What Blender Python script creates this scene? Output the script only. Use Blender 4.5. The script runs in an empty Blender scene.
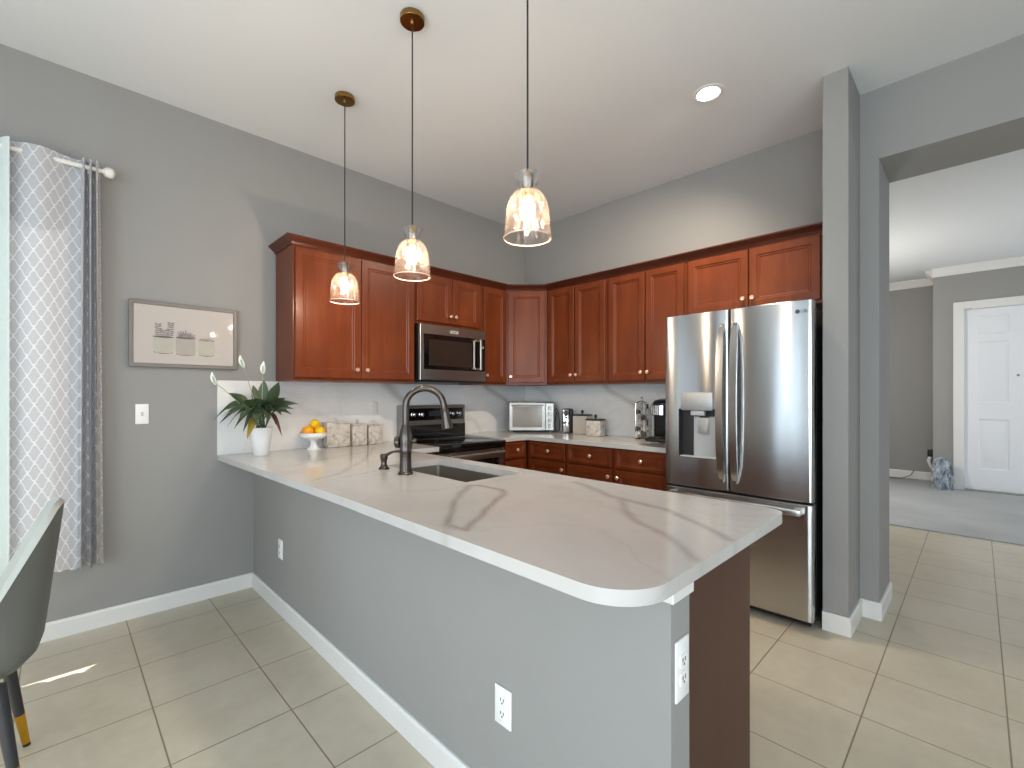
import bpy, bmesh, math, random
from mathutils import Vector, Matrix, noise
from mathutils.geometry import tessellate_polygon

random.seed(7)
PI = math.pi
SC = bpy.context.scene
COL = SC.collection

# ------------------------------------------------------------------ camera
EYE = 1.3043
F_PX = 460.753
cam_d = bpy.data.cameras.new('camera')
cam_d.sensor_fit = 'HORIZONTAL'
cam_d.sensor_width = 36.0
cam_d.lens = 36.0 * F_PX / 1024.0
cam_d.shift_y = (394.976 - 384.0) / 1024.0
cam_d.clip_start = 0.02
cam = bpy.data.objects.new('camera', cam_d)
COL.objects.link(cam)
cam.location = (0, 0, EYE)
cam.rotation_euler = (PI / 2, 0, math.radians(45.3567 - 90.0))
SC.camera = cam

# ------------------------------------------------------------------ colour management
SC.view_settings.view_transform = 'Standard'
SC.view_settings.look = 'None'
SC.view_settings.exposure = 0.1
SC.view_settings.gamma = 1.0
SC.view_settings.use_curve_mapping = False
SC.cycles.max_bounces = 10
SC.cycles.diffuse_bounces = 5
SC.cycles.glossy_bounces = 4
SC.cycles.transparent_max_bounces = 12
SC.cycles.sample_clamp_indirect = 4.0
SC.cycles.caustics_reflective = False
SC.cycles.caustics_refractive = False

# ------------------------------------------------------------------ world (overcast bright sky outside)
w = bpy.data.worlds.new('sky')
SC.world = w
w.use_nodes = True
bg = w.node_tree.nodes['Background']
bg.inputs[0].default_value = (0.62, 0.78, 1.0, 1)
bg.inputs[1].default_value = 0.5


def light(name, kind, loc, energy, color=(1, 1, 1), rot=(0, 0, 0), size=None, size_y=None, spot=None, radius=None, blend=0.4):
    d = bpy.data.lights.new(name, kind)
    d.energy = energy
    d.color = color
    if kind == 'AREA':
        d.shape = 'RECTANGLE' if size_y else 'DISK'
        d.size = size
        if size_y:
            d.size_y = size_y
    if kind == 'SPOT':
        d.spot_size = math.radians(spot)
        d.spot_blend = blend
    if radius is not None and kind in ('POINT', 'SPOT'):
        d.shadow_soft_size = radius
    o = bpy.data.objects.new(name, d)
    COL.objects.link(o)
    o.location = loc
    o.rotation_euler = rot
    return o


# daylight: sun on the picture-wall side, soft sky light at each window, some of them added
sun_dir = Vector((0.25, -1.0, -0.93)).normalized()
sun = bpy.data.lights.new('sun', 'SUN')
sun.energy = 10.5
sun.angle = math.radians(0.6)
sun.color = (1.0, 0.95, 0.86)
so = bpy.data.objects.new('sun', sun)
COL.objects.link(so)
so.rotation_euler = (-sun_dir).to_track_quat('Z', 'Y').to_euler()
DAY = (0.80, 0.91, 1.0)
light('daylight_window_left', 'AREA', (-1.12, 3.66, 1.45), 14, DAY, (-PI / 2, 0, 0), 2.3, 1.95)
light('daylight_slider', 'AREA', (-2.82, -0.7, 1.25), 160, DAY, (0, -PI / 2, 0), 2.3, 3.2)
light('daylight_side_window', 'AREA', (-2.82, 1.80, 1.45), 25, (0.66, 0.85, 1.0), (0, -PI / 2, 0), 1.9, 1.42)
light('added_daylight_front', 'AREA', (-0.9, -3.4, 1.45), 128, DAY, (PI / 2, 0, 0), 2.8, 2.0)  # fill from an unseen added window, for picture wall, bar front and kitchen corner
light('added_daylight_hall', 'AREA', (7.0, -3.3, 1.5), 70, (0.88, 0.95, 1.0), (PI / 2, 0, 0), 3.2, 2.2)  # fill from an unseen added window, brightens the hall and its ceiling
WARM = (1.0, 0.86, 0.68)

# ------------------------------------------------------------------ material helpers


def lin(c):
    if isinstance(c, str):
        c = tuple(int(c[i:i + 2], 16) / 255 for i in (0, 2, 4))
    return tuple(x / 12.92 if x <= 0.04045 else ((x + 0.055) / 1.055) ** 2.4 for x in c[:3]) + (1.0,)


class NT:
    def __init__(s, name):
        s.m = bpy.data.materials.new(name)
        s.m.use_nodes = True
        s.t = s.m.node_tree
        s.b = s.t.nodes['Principled BSDF']
        s.out = s.t.nodes['Material Output']

    def n(s, typ, **kw):
        x = s.t.nodes.new(typ)
        for k, v in kw.items():
            if k.startswith('i_'):
                x.inputs[k[2:].replace('_', ' ')].default_value = v
            else:
                setattr(x, k, v)
        return x

    def l(s, a, b):
        s.t.links.new(a, b)

    def coord(s, which='Object', scale=(1, 1, 1), loc=(0, 0, 0)):
        tc = s.n('ShaderNodeTexCoord')
        mp = s.n('ShaderNodeMapping')
        mp.inputs['Scale'].default_value = scale
        mp.inputs['Location'].default_value = loc
        s.l(tc.outputs[which], mp.inputs['Vector'])
        return mp.outputs['Vector']

    def noise(s, vec, scale=5, detail=3, rough=0.5, dist=0.0):
        x = s.n('ShaderNodeTexNoise')
        x.inputs['Scale'].default_value = scale
        x.inputs['Detail'].default_value = detail
        x.inputs['Roughness'].default_value = rough
        x.inputs['Distortion'].default_value = dist
        if vec is not None:
            s.l(vec, x.inputs['Vector'])
        return x.outputs['Fac']

    def ramp(s, fac, stops):
        x = s.n('ShaderNodeValToRGB')
        e = x.color_ramp.elements
        while len(e) < len(stops):
            e.new(0.5)
        for el, (p, c) in zip(e, stops):
            el.position = p
            el.color = lin(c) if isinstance(c, str) else c
        s.l(fac, x.inputs['Fac'])
        return x.outputs['Color']

    def mix(s, fac, a, b):
        x = s.n('ShaderNodeMix', data_type='RGBA')
        for sock, v in ((x.inputs[0], fac), (x.inputs[6], a), (x.inputs[7], b)):
            if isinstance(v, (int, float)):
                sock.default_value = v
            elif isinstance(v, tuple):
                sock.default_value = v
            else:
                s.l(v, sock)
        return x.outputs[2]

    def math(s, op, a, b=None, c=None, clamp=False):
        x = s.n('ShaderNodeMath', operation=op)
        x.use_clamp = clamp
        for sock, v in zip(x.inputs, (a, b, c)):
            if v is None:
                continue
            if isinstance(v, (int, float)):
                sock.default_value = v
            else:
                s.l(v, sock)
        return x.outputs[0]

    def bump(s, h, strength=0.2, dist=0.01):
        x = s.n('ShaderNodeBump')
        x.inputs['Strength'].default_value = strength
        x.inputs['Distance'].default_value = dist
        s.l(h, x.inputs['Height'])
        s.l(x.outputs['Normal'], s.b.inputs['Normal'])

    def set(s, **kw):
        for k, v in kw.items():
            s.b.inputs[k.replace('_', ' ')].default_value = v
        return s


def pm(name, col, rough=0.5, metal=0.0, var=0.06, scale=6.0, bump=0.0, bscale=60, spec=0.5, coat=0.0, emit=None, estr=0.0):
    """procedural material: base colour with a soft noise variation, optional bump"""
    t = NT(name)
    c = lin(col)
    v = t.coord('Object')
    f = t.noise(v, scale, 3)
    a = tuple(min(1, x * (1 - var)) for x in c[:3]) + (1,)
    b = tuple(min(1, x * (1 + var)) for x in c[:3]) + (1,)
    t.l(t.mix(f, a, b), t.b.inputs['Base Color'])
    t.set(Roughness=rough, Metallic=metal)
    t.b.inputs['Specular IOR Level'].default_value = spec
    t.b.inputs['Coat Weight'].default_value = coat
    if bump:
        t.bump(t.noise(v, bscale, 2), bump, 0.003)
    if emit:
        t.b.inputs['Emission Color'].default_value = lin(emit)
        t.b.inputs['Emission Strength'].default_value = estr
    return t.m


# ---- paint, ceiling, trim
M_WALL = pm('greige_wall_paint', '969491', 0.75, var=0.02, scale=3, bump=0.08, bscale=180, spec=0.3)
M_CEIL = pm('ceiling_paint', 'DFE1E2', 0.85, var=0.015, scale=2, bump=0.08, bscale=150, spec=0.2)
M_TRIM = pm('white_trim_paint', 'E0DEDA', 0.4, var=0.02)
M_DOORW = pm('white_door_paint', 'E6E7EA', 0.42, var=0.02)
M_PLATE = pm('white_plate_plastic', 'F0EFEC', 0.35, var=0.01)
M_PLATE2 = pm('stone_coloured_plate', 'DDD9D5', 0.35, var=0.01)
M_SLOT = pm('dark_slot', '4A4844', 0.6)


def tile_mat():
    t = NT('beige_floor_tile')
    v = t.coord('Object', loc=(-0.2845 + 4 * 0.4075, -3.25 + 20 * 0.4165, 0))
    br = t.n('ShaderNodeTexBrick', offset=0.0, squash=1.0)
    br.inputs['Scale'].default_value = 1.0
    br.inputs['Mortar Size'].default_value = 0.0032
    br.inputs['Mortar Smooth'].default_value = 0.35
    br.inputs['Brick Width'].default_value = 0.4075
    br.inputs['Row Height'].default_value = 0.4165
    br.inputs['Color1'].default_value = (0.46, 0.46, 0.46, 1)
    br.inputs['Color2'].default_value = (0.54, 0.54, 0.54, 1)
    t.l(v, br.inputs['Vector'])
    o = t.coord('Object')
    n1 = t.noise(o, 2.2, 5, 0.6)
    n2 = t.noise(o, 14, 4, 0.6)
    f = t.math('ADD', t.math('MULTIPLY', n1, 0.65), t.math('MULTIPLY', n2, 0.35))
    base = t.ramp(f, [(0.3, 'BDB39E'), (0.5, 'C8BEAA'), (0.7, 'D0C8B7')])
    sep = t.n('ShaderNodeSeparateColor')
    t.l(br.outputs['Color'], sep.inputs[0])
    mx = t.n('ShaderNodeMix', data_type='RGBA', blend_type='MULTIPLY')
    mx.inputs[0].default_value = 0.12
    t.l(base, mx.inputs[6])
    t.l(br.outputs['Color'], mx.inputs[7])
    colr = t.mix(br.outputs['Fac'], mx.outputs[2], lin('8A7B66'))
    t.l(colr, t.b.inputs['Base Color'])
    rr = t.math('ADD', t.math('MULTIPLY', n2, 0.18), 0.24)
    t.l(rr, t.b.inputs['Roughness'])
    inv = t.math('SUBTRACT', 1.0, br.outputs['Fac'])
    t.bump(inv, 0.5, 0.002)
    t.b.inputs['Specular IOR Level'].default_value = 0.4
    return t.m


def carpet_mat():
    t = NT('grey_carpet_pile')
    o = t.coord('Object')
    n1 = t.noise(o, 1.7, 3, 0.5, 0.3)
    n2 = t.noise(o, 160, 2)
    f = t.math('ADD', t.math('MULTIPLY', n1, 0.7), t.math('MULTIPLY', n2, 0.3))
    t.l(t.ramp(f, [(0.3, 'A6A8A9'), (0.5, 'AFB1B2'), (0.7, 'B8BABB')]), t.b.inputs['Base Color'])
    t.set(Roughness=0.95)
    t.b.inputs['Specular IOR Level'].default_value = 0.1
    t.bump(n2, 0.6, 0.01)
    return t.m


def wood_mat(name, dark, mid, light_, rough=0.34, gs=(14, 14, 1.1)):
    t = NT(name)
    o = t.coord('Object', gs)
    n1 = t.noise(o, 1.6, 6, 0.65, 0.8)
    o2 = t.coord('Object', (1.3, 1.3, 0.9))
    n2 = t.noise(o2, 2.4, 3, 0.5)
    f = t.math('ADD', t.math('MULTIPLY', n1, 0.45), t.math('MULTIPLY', n2, 0.55))
    t.l(t.ramp(f, [(0.28, dark), (0.5, mid), (0.72, light_)]), t.b.inputs['Base Color'])
    t.l(t.math('ADD', t.math('MULTIPLY', n1, 0.12), rough - 0.06), t.b.inputs['Roughness'])
    t.b.inputs['Specular IOR Level'].default_value = 0.3
    t.b.inputs['Coat Weight'].default_value = 0.12
    t.b.inputs['Coat Roughness'].default_value = 0.25
    t.bump(n1, 0.04, 0.002)
    return t.m


def marble_mat(name, base='BEBAB6', vein='8A837D', rough=0.13, light_='CAC7C3'):
    t = NT(name)
    o = t.coord('Object')
    n1 = t.noise(o, 1.3, 5, 0.6, 0.6)
    cl = t.ramp(n1, [(0.35, base), (0.65, light_)])
    # hair-fine natural veining, kept faint
    n2 = t.noise(o, 1.1, 6, 0.55, 1.5)
    fine = t.math('ABSOLUTE', t.math('SUBTRACT', n2, 0.5))
    fine = t.math('SUBTRACT', 1.0, t.math('MULTIPLY', fine, 60.0), clamp=True)
    cl = t.mix(t.math('MULTIPLY', fine, 0.10), cl, lin(vein))
    at = t.n('ShaderNodeAttribute', attribute_name='vein')
    n3 = t.noise(o, 28, 3, 0.6)
    f = t.math('MULTIPLY', at.outputs['Fac'], t.math('ADD', 0.55, t.math('MULTIPLY', n3, 0.7)), clamp=True)
    cl = t.mix(f, cl, lin(vein))
    t.l(cl, t.b.inputs['Base Color'])
    t.set(Roughness=rough)
    t.b.inputs['Specular IOR Level'].default_value = 0.5
    return t.m


def steel_mat(name, col='C9C7C4', rough=0.22, aniso=0.0):
    t = NT(name)
    o = t.coord('Object', (2, 2, 160))
    n1 = t.noise(o, 3.0, 3, 0.6)
    c = lin(col)
    t.l(t.mix(n1, tuple(x * 0.93 for x in c[:3]) + (1,), c), t.b.inputs['Base Color'])
    t.set(Roughness=rough, Metallic=1.0)
    t.b.inputs['Anisotropic'].default_value = aniso
    if aniso:
        tg = t.n('ShaderNodeTangent', direction_type='RADIAL', axis='Y')
        t.l(tg.outputs[0], t.b.inputs['Tangent'])
    t.l(t.math('ADD', rough - 0.03, t.math('MULTIPLY', n1, 0.06)), t.b.inputs['Roughness'])
    return t.m


def pane_mat(name, tint=(1, 1, 1, 1), gloss=0.08, rough=0.02):
    t = NT(name)
    tr = t.n('ShaderNodeBsdfTransparent')
    tr.inputs[0].default_value = tint
    gl = t.n('ShaderNodeBsdfGlossy')
    gl.inputs['Roughness'].default_value = rough
    n1 = t.noise(t.coord('Object'), 3, 2)
    mx = t.n('ShaderNodeMixShader')
    t.l(t.math('ADD', gloss - 0.01, t.math('MULTIPLY', n1, 0.02)), mx.inputs[0])
    t.l(tr.outputs[0], mx.inputs[1])
    t.l(gl.outputs[0], mx.inputs[2])
    t.l(mx.outputs[0], t.out.inputs['Surface'])
    return t.m


def shade_glass():
    """thin hammered, peach-lustre glass"""
    t = NT('hammered_lustre_glass')
    o = t.coord('Object')
    vo = t.n('ShaderNodeTexVoronoi', feature='SMOOTH_F1')
    vo.inputs['Scale'].default_value = 42
    t.l(t.coord('Object', (1, 1, 0.55)), vo.inputs['Vector'])
    bp = t.n('ShaderNodeBump')
    bp.inputs['Strength'].default_value = 0.9
    bp.inputs['Distance'].default_value = 0.01
    t.l(vo.outputs['Distance'], bp.inputs['Height'])
    tr = t.n('ShaderNodeBsdfTransparent')
    tr.inputs[0].default_value = (1.0, 0.975, 0.95, 1)
    tl = t.n('ShaderNodeBsdfTranslucent')
    tl.inputs[0].default_value = (1.0, 0.80, 0.66, 1)
    gl = t.n('ShaderNodeBsdfGlossy')
    gl.inputs['Roughness'].default_value = 0.2
    gl.inputs['Color'].default_value = (1.0, 0.9, 0.84, 1)
    t.l(bp.outputs[0], gl.inputs['Normal'])
    t.l(bp.outputs[0], tl.inputs['Normal'])
    lw = t.n('ShaderNodeLayerWeight')
    lw.inputs['Blend'].default_value = 0.35
    pat = t.ramp(vo.outputs['Distance'], [(0.1, (0.001, 0.001, 0.001, 1)), (0.55, (0.02, 0.02, 0.02, 1))])
    m1 = t.n('ShaderNodeMixShader')
    t.l(pat, m1.inputs[0])
    t.l(tr.outputs[0], m1.inputs[1])
    t.l(tl.outputs[0], m1.inputs[2])
    m2 = t.n('ShaderNodeMixShader')
    t.l(t.math('ADD', 0.02, t.math('MULTIPLY', lw.outputs['Facing'], 0.12)), m2.inputs[0])
    t.l(m1.outputs[0], m2.inputs[1])
    t.l(gl.outputs[0], m2.inputs[2])
    t.l(m2.outputs[0], t.out.inputs['Surface'])
    return t.m


def curtain_mat(pattern=True):
    t = NT('trellis_sheer_fabric' if pattern else 'plain_white_voile')
    if pattern:
        uv = t.n('ShaderNodeUVMap')
        sp = t.n('ShaderNodeSeparateXYZ')
        t.l(uv.outputs[0], sp.inputs[0])
        u = t.math('MULTIPLY', sp.outputs[0], 2 * PI / 0.054)
        v = t.math('MULTIPLY', sp.outputs[1], 2 * PI / 0.098)
        # ogee trellis: u displaced by a wave in v, mirrored
        a = t.math('COSINE', u)
        b = t.math('COSINE', v)
        s2 = t.math('MULTIPLY', t.math('COSINE', t.math('MULTIPLY', v, 3.0)), 0.16)
        f = t.math('ABSOLUTE', t.math('ADD', t.math('ADD', a, b), s2))
        line = t.math('SUBTRACT', 1.0, t.math('MULTIPLY', f, 3.0), clamp=True)
        line = t.math('SMOOTH_MIN', t.math('MULTIPLY', line, 1.8), 1.0, 0.2)
        weave = t.noise(t.coord('UV', (1, 0.12, 1)), 260, 2)
        ground = t.mix(weave, lin('B6B4B7'), lin('C5C4C6'))
        colr = t.mix(line, ground, lin('DFDEDF'))
    else:
        weave = t.noise(t.coord('Object', (1, 1, 0.2)), 120, 2)
        colr = t.mix(weave, lin('D3DBD6'), lin('E2E8E4'))
    df = t.n('ShaderNodeBsdfDiffuse')
    tl = t.n('ShaderNodeBsdfTranslucent')
    tr = t.n('ShaderNodeBsdfTransparent')
    t.l(colr, df.inputs[0])
    t.l(colr, tl.inputs[0])
    m1 = t.n('ShaderNodeMixShader')
    m1.inputs[0].default_value = 0.095 if pattern else 0.055
    t.l(df.outputs[0], m1.inputs[1])
    t.l(tl.outputs[0], m1.inputs[2])
    m2 = t.n('ShaderNodeMixShader')
    m2.inputs[0].default_value = 0.02 if pattern else 0.015
    t.l(m1.outputs[0], m2.inputs[1])
    t.l(tr.outputs[0], m2.inputs[2])
    t.l(m2.outputs[0], t.out.inputs['Surface'])
    return t.m


def emit_mat(name, col, strength, clear=0.0):
    t = NT(name)
    e = t.n('ShaderNodeEmission')
    n1 = t.noise(t.coord('Object'), 20, 2)
    t.l(t.mix(n1, lin(col), tuple(min(1, x * 1.03) for x in lin(col)[:3]) + (1,)), e.inputs[0])
    e.inputs[1].default_value = strength
    if clear:                                  # frosted bulb glass: part of the filament's light passes straight through
        tr = t.n('ShaderNodeBsdfTransparent')
        mx = t.n('ShaderNodeMixShader')
        mx.inputs[0].default_value = clear
        t.l(e.outputs[0], mx.inputs[1])
        t.l(tr.outputs[0], mx.inputs[2])
        t.l(mx.outputs[0], t.out.inputs['Surface'])
    else:
        t.l(e.outputs[0], t.out.inputs['Surface'])
    return t.m


M_TILE = tile_mat()
M_CARPET = carpet_mat()
M_WOOD = wood_mat('cherry_stained_wood', '59270E', '6C3115', '7D3F1D')
M_WOODD = wood_mat('dark_cherry_moulding', '3E1A0E', '4C2112', '582A18', 0.4)
M_PANEL = wood_mat('brown_end_panel', '4A2E20', '503223', '563727', 0.5)
M_MARBLE = marble_mat('veined_quartz')
M_SPLASH = marble_mat('veined_quartz_splash', 'DEDDDA', '9A958F', 0.18, 'EAE9E7')
M_STEEL = steel_mat('brushed_steel', 'C4C4C3', 0.21, 0.92)
M_STEELL = steel_mat('light_steel', 'C6C5C2', 0.3)
M_STEELD = steel_mat('dull_steel', 'A5A29C', 0.3)
M_CHROME = pm('polished_chrome', 'DCDCDC', 0.08, 1.0, var=0.01)
M_SINK = steel_mat('satin_sink_steel', 'A39E97', 0.45)
M_GUN = pm('gunmetal_faucet', '5A544F', 0.3, 1.0, var=0.05)
M_BRASS = pm('antique_brass', 'A07B46', 0.24, 1.0, var=0.1)
M_GOLD = pm('polished_gold', 'D9A93A', 0.2, 1.0, var=0.04)
M_KNOB = pm('copper_nickel_knob', 'EFC9B3', 0.28, 0.7, var=0.04)
M_BLACK = pm('black_plastic', '1B1A1A', 0.35, var=0.1)
M_BLACKG = pm('black_glass', '0C0B0B', 0.06, var=0.05, spec=0.6)
M_DGREY = pm('dark_grey_metal', '3B3937', 0.45, 0.3)
M_GREYP = pm('light_grey_plastic', 'BFC0BF', 0.35)
M_CORD = pm('black_cord', '201E1D', 0.6)
M_BULB = emit_mat('warm_bulb_glow', 'FFD9A0', 5.0, 0.55)
M_CAN = emit_mat('ceiling_lamp_glow', 'FFF4E0', 14.0)
M_SHADE = shade_glass()
M_RIM = pm('peach_glass_rim', 'EBC7AE', 0.25, var=0.05)
M_CROWNGL = pane_mat('clear_thick_glass', (0.93, 0.93, 0.93, 1), 0.11, 0.3)
M_PANE = pane_mat('window_pane')
M_CURT = curtain_mat(True)
M_VOILE = curtain_mat(False)
M_ROD = pm('white_rod', 'E4DFD8', 0.35)
M_FRAME = pm('pewter_picture_frame', '79746E', 0.45, 0.1, var=0.05)
M_MAT = pm('ivory_mat_board', 'BAB1AA', 0.6, var=0.01, coat=0.25)
M_POTW = pm('white_ceramic', 'EFEFEE', 0.25, var=0.01)
M_LEAF = pm('deep_green_leaf', '3F5036', 0.42, var=0.35, scale=18)
M_LEAFY = pm('yellowing_leaf', 'A58A33', 0.5, var=0.25, scale=14)
M_LEAFB = pm('brown_red_leaf', '5E372C', 0.5, var=0.2)
M_STEM = pm('pale_green_stem', '9AA780', 0.5)
M_SPATHE = pm('white_spathe', 'EEF0E6', 0.5, var=0.02)
M_LEMON = pm('lemon_skin', 'F2C215', 0.42, var=0.08, bump=0.25, bscale=90)
M_ORANGE = pm('orange_skin', 'EFA012', 0.42, var=0.08, bump=0.25, bscale=90)
M_SOIL = pm('dark_soil', '2E2620', 0.95, var=0.3, scale=40)
M_CANST = NT('marbled_canister_stone')
_o = M_CANST.coord('Object')
_n = M_CANST.noise(_o, 16, 5, 0.6, 1.4)
M_CANST.l(M_CANST.ramp(_n, [(0.3, '8F857C'), (0.48, 'C9C1B8'), (0.7, 'DCD6CE')]), M_CANST.b.inputs['Base Color'])
M_CANST.set(Roughness=0.3)
M_CANST = M_CANST.m
M_CREAM = pm('cream_enamel', 'D2C7B8', 0.35, var=0.05, scale=14)
M_BRONZE = pm('bronze_lid', '4A423B', 0.4, 0.5)
M_CHAIRO = pm('grey_chair_leatherette', '696B67', 0.5, var=0.05, bump=0.1, bscale=200)
M_CHAIRI = pm('pale_chair_lining', 'B4B5AD', 0.7, var=0.03)
M_CHLEG = pm('black_chair_leg', '2E2F33', 0.4)
M_BAG = NT('mottled_grey_blue_cloth')
_o = M_BAG.coord('Object', (1, 1, 0.45))
_n = M_BAG.noise(_o, 22, 4, 0.6, 1.0)
M_BAG.l(M_BAG.ramp(_n, [(0.36, '4E565F'), (0.5, '8C95A0'), (0.64, 'B9C0C8')]), M_BAG.b.inputs['Base Color'])
M_BAG.set(Roughness=0.9)
M_BAG = M_BAG.m

# ------------------------------------------------------------------ mesh builder
ROOTM = {}


class MB:
    def __init__(s):
        s.bm = bmesh.new()
        s.mi = 0

    def m(s, i):
        s.mi = i
        return s

    def _fin(s, before):
        for f in s.bm.faces:
            if f.index < 0 or f.index >= before or f.tag:
                pass
        fs = list(s.bm.faces)[before:]
        for f in fs:
            f.material_index = s.mi
        return fs

    def faces(s, vs, fs):
        b = len(s.bm.faces)
        V = [s.bm.verts.new(v) for v in vs]
        for f in fs:
            try:
                s.bm.faces.new([V[i] for i in f])
            except ValueError:
                pass
        s.bm.verts.index_update()
        return s._fin(b)

    def box(s, x0, x1, y0, y1, z0, z1, bev=0.0, seg=1):
        t = bmesh.new()
        V = [t.verts.new(p) for p in ((x0, y0, z0), (x1, y0, z0), (x1, y1, z0), (x0, y1, z0), (x0, y0, z1), (x1, y0, z1), (x1, y1, z1), (x0, y1, z1))]
        for f in ((0, 3, 2, 1), (4, 5, 6, 7), (0, 1, 5, 4), (1, 2, 6, 5), (2, 3, 7, 6), (3, 0, 4, 7)):
            t.faces.new([V[i] for i in f])
        if bev > 0:
            bmesh.ops.bevel(t, geom=list(t.edges), offset=bev, segments=seg, affect='EDGES', profile=0.5)
        return s.merge(t)

    def merge(s, t, mat=None):
        t.verts.index_update()
        vs = [v.co.copy() for v in t.verts]
        if mat is not None:
            vs = [mat @ v for v in vs]
        fs = [[v.index for v in f.verts] for f in t.faces]
        t.free()
        return s.faces(vs, fs)

    def lathe(s, prof, c=(0, 0, 0), seg=24, mat=None, cap=True, ang=2 * PI):
        vs, fs = [], []
        n = len(prof)
        full = abs(ang - 2 * PI) < 1e-6
        k = seg if full else seg + 1
        for i in range(k):
            a = ang * i / seg
            for r, z in prof:
                vs.append(Vector((r * math.cos(a), r * math.sin(a), z)))
        for i in range(seg):
            j = (i + 1) % k
            for q in range(n - 1):
                fs.append((i * n + q, j * n + q, j * n + q + 1, i * n + q + 1))
        if cap and full:
            if prof[0][0] > 1e-5:
                fs.append([i * n for i in range(seg)][::-1])
            if prof[-1][0] > 1e-5:
                fs.append([i * n + n - 1 for i in range(seg)])
        if mat is not None:
            vs = [mat @ v for v in vs]
        vs = [v + Vector(c) for v in vs]
        r = s.faces(vs, fs)
        return r

    def tube(s, pts, r, seg=10, cap=True, up=None):
        pts = [Vector(p) for p in pts]
        rs = r if isinstance(r, (list, tuple)) else [r] * len(pts)
        vs, fs = [], []
        prev = None
        for i, p in enumerate(pts):
            d = (pts[min(i + 1, len(pts) - 1)] - pts[max(i - 1, 0)]).normalized()
            if prev is None:
                ref = Vector((0, 0, 1)) if abs(d.z) < 0.9 else Vector((1, 0, 0))
                nrm = d.cross(ref).normalized()
            else:
                nrm = (prev - d * prev.dot(d)).normalized()
            prev = nrm
            bn = d.cross(nrm)
            for k in range(seg):
                a = 2 * PI * k / seg
                vs.append(p + (nrm * math.cos(a) + bn * math.sin(a)) * rs[i])
        for i in range(len(pts) - 1):
            for k in range(seg):
                k2 = (k + 1) % seg
                fs.append((i * seg + k, i * seg + k2, (i + 1) * seg + k2, (i + 1) * seg + k))
        if cap:
            fs.append(list(range(seg))[::-1])
            fs.append([(len(pts) - 1) * seg + k for k in range(seg)])
        return s.faces(vs, fs)

    def prism(s, poly, lo, hi, axis='z'):
        """polygon swept along an axis; poly is in the two other axes in order"""
        def P(a, b, c):
            return {'z': (a, b, c), 'y': (a, c, b), 'x': (c, a, b)}[axis]
        n = len(poly)
        vs = [P(a, b, lo) for a, b in poly] + [P(a, b, hi) for a, b in poly]
        fs = [list(range(n))[::-1], [n + i for i in range(n)]]
        for i in range(n):
            j = (i + 1) % n
            fs.append((i, j, n + j, n + i))
        return s.faces(vs, fs)

    def ball(s, c, r, seg=16, rings=10, sc=(1, 1, 1)):
        prof = [(max(0.0, r * math.sin(PI * i / rings)), -r * math.cos(PI * i / rings)) for i in range(rings + 1)]
        prof[0] = (1e-6, -r)
        prof[-1] = (1e-6, r)
        return s.lathe(prof, c, seg, Matrix.Diagonal((*sc, 1)), cap=False)

    def build(s, name, mats, parent=None, world=True, smooth=True, angle=35):
        bm = s.bm
        bmesh.ops.remove_doubles(bm, verts=bm.verts, dist=1e-6)
        bmesh.ops.recalc_face_normals(bm, faces=bm.faces)
        if world and parent is not None:
            bm.transform(ROOTM[parent].inverted())
        for f in bm.faces:
            f.smooth = smooth
        if smooth:
            lim = math.radians(angle)
            for e in bm.edges:
                e.smooth = len(e.link_faces) == 2 and e.calc_face_angle(0.0) < lim
        me = bpy.data.meshes.new(name)
        bm.to_mesh(me)
        bm.free()
        for mt in (mats if isinstance(mats, (list, tuple)) else [mats]):
            me.materials.append(mt)
        o = bpy.data.objects.new(name, me)
        COL.objects.link(o)
        if parent is not None:
            o.parent = parent
            ROOTM[o] = ROOTM[parent]
        else:
            ROOTM[o] = Matrix.Identity(4)
        return o


def thing(name, label, cat, loc=(0, 0, 0), rotz=0.0, group=None):
    o = bpy.data.objects.new(name, None)
    o.empty_display_size = 0.1
    COL.objects.link(o)
    o.location = loc
    o.rotation_euler = (0, 0, rotz)
    ROOTM[o] = Matrix.Translation(loc) @ Matrix.Rotation(rotz, 4, 'Z')
    return tag(o, label, cat, group)


def tag(o, label=None, cat=None, group=None, kind=None):
    if label:
        o['label'] = label
    if cat:
        o['category'] = cat
    if group:
        o['group'] = group
    if kind:
        o['kind'] = kind
    return o


def struct(o):
    o['kind'] = 'structure'
    return o


YW, XW = 3.479, 3.635            # picture wall, kitchen back wall
ZC = 3.083                       # kitchen ceiling
CT = 0.914                       # bar worktop height
CTB = 0.936                      # back worktop height

# ------------------------------------------------------------------ room shell
b = MB(); b.box(-2.85, 5.94, -3.45, 3.7, -0.12, 0.0)
struct(b.build('floor', M_TILE))
b = MB(); b.box(5.94, 9.8, -3.45, 2.2, -0.12, 0.012)
struct(b.build('floor_carpet', M_CARPET))
b = MB(); b.box(-2.85, 3.83, -3.45, 3.7, ZC, ZC + 0.12)
struct(b.build('ceiling', M_CEIL))
b = MB(); b.box(3.83, 9.8, -3.45, 2.2, 3.07, 3.2)
struct(b.build('ceiling_hall', M_CEIL))

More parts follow.
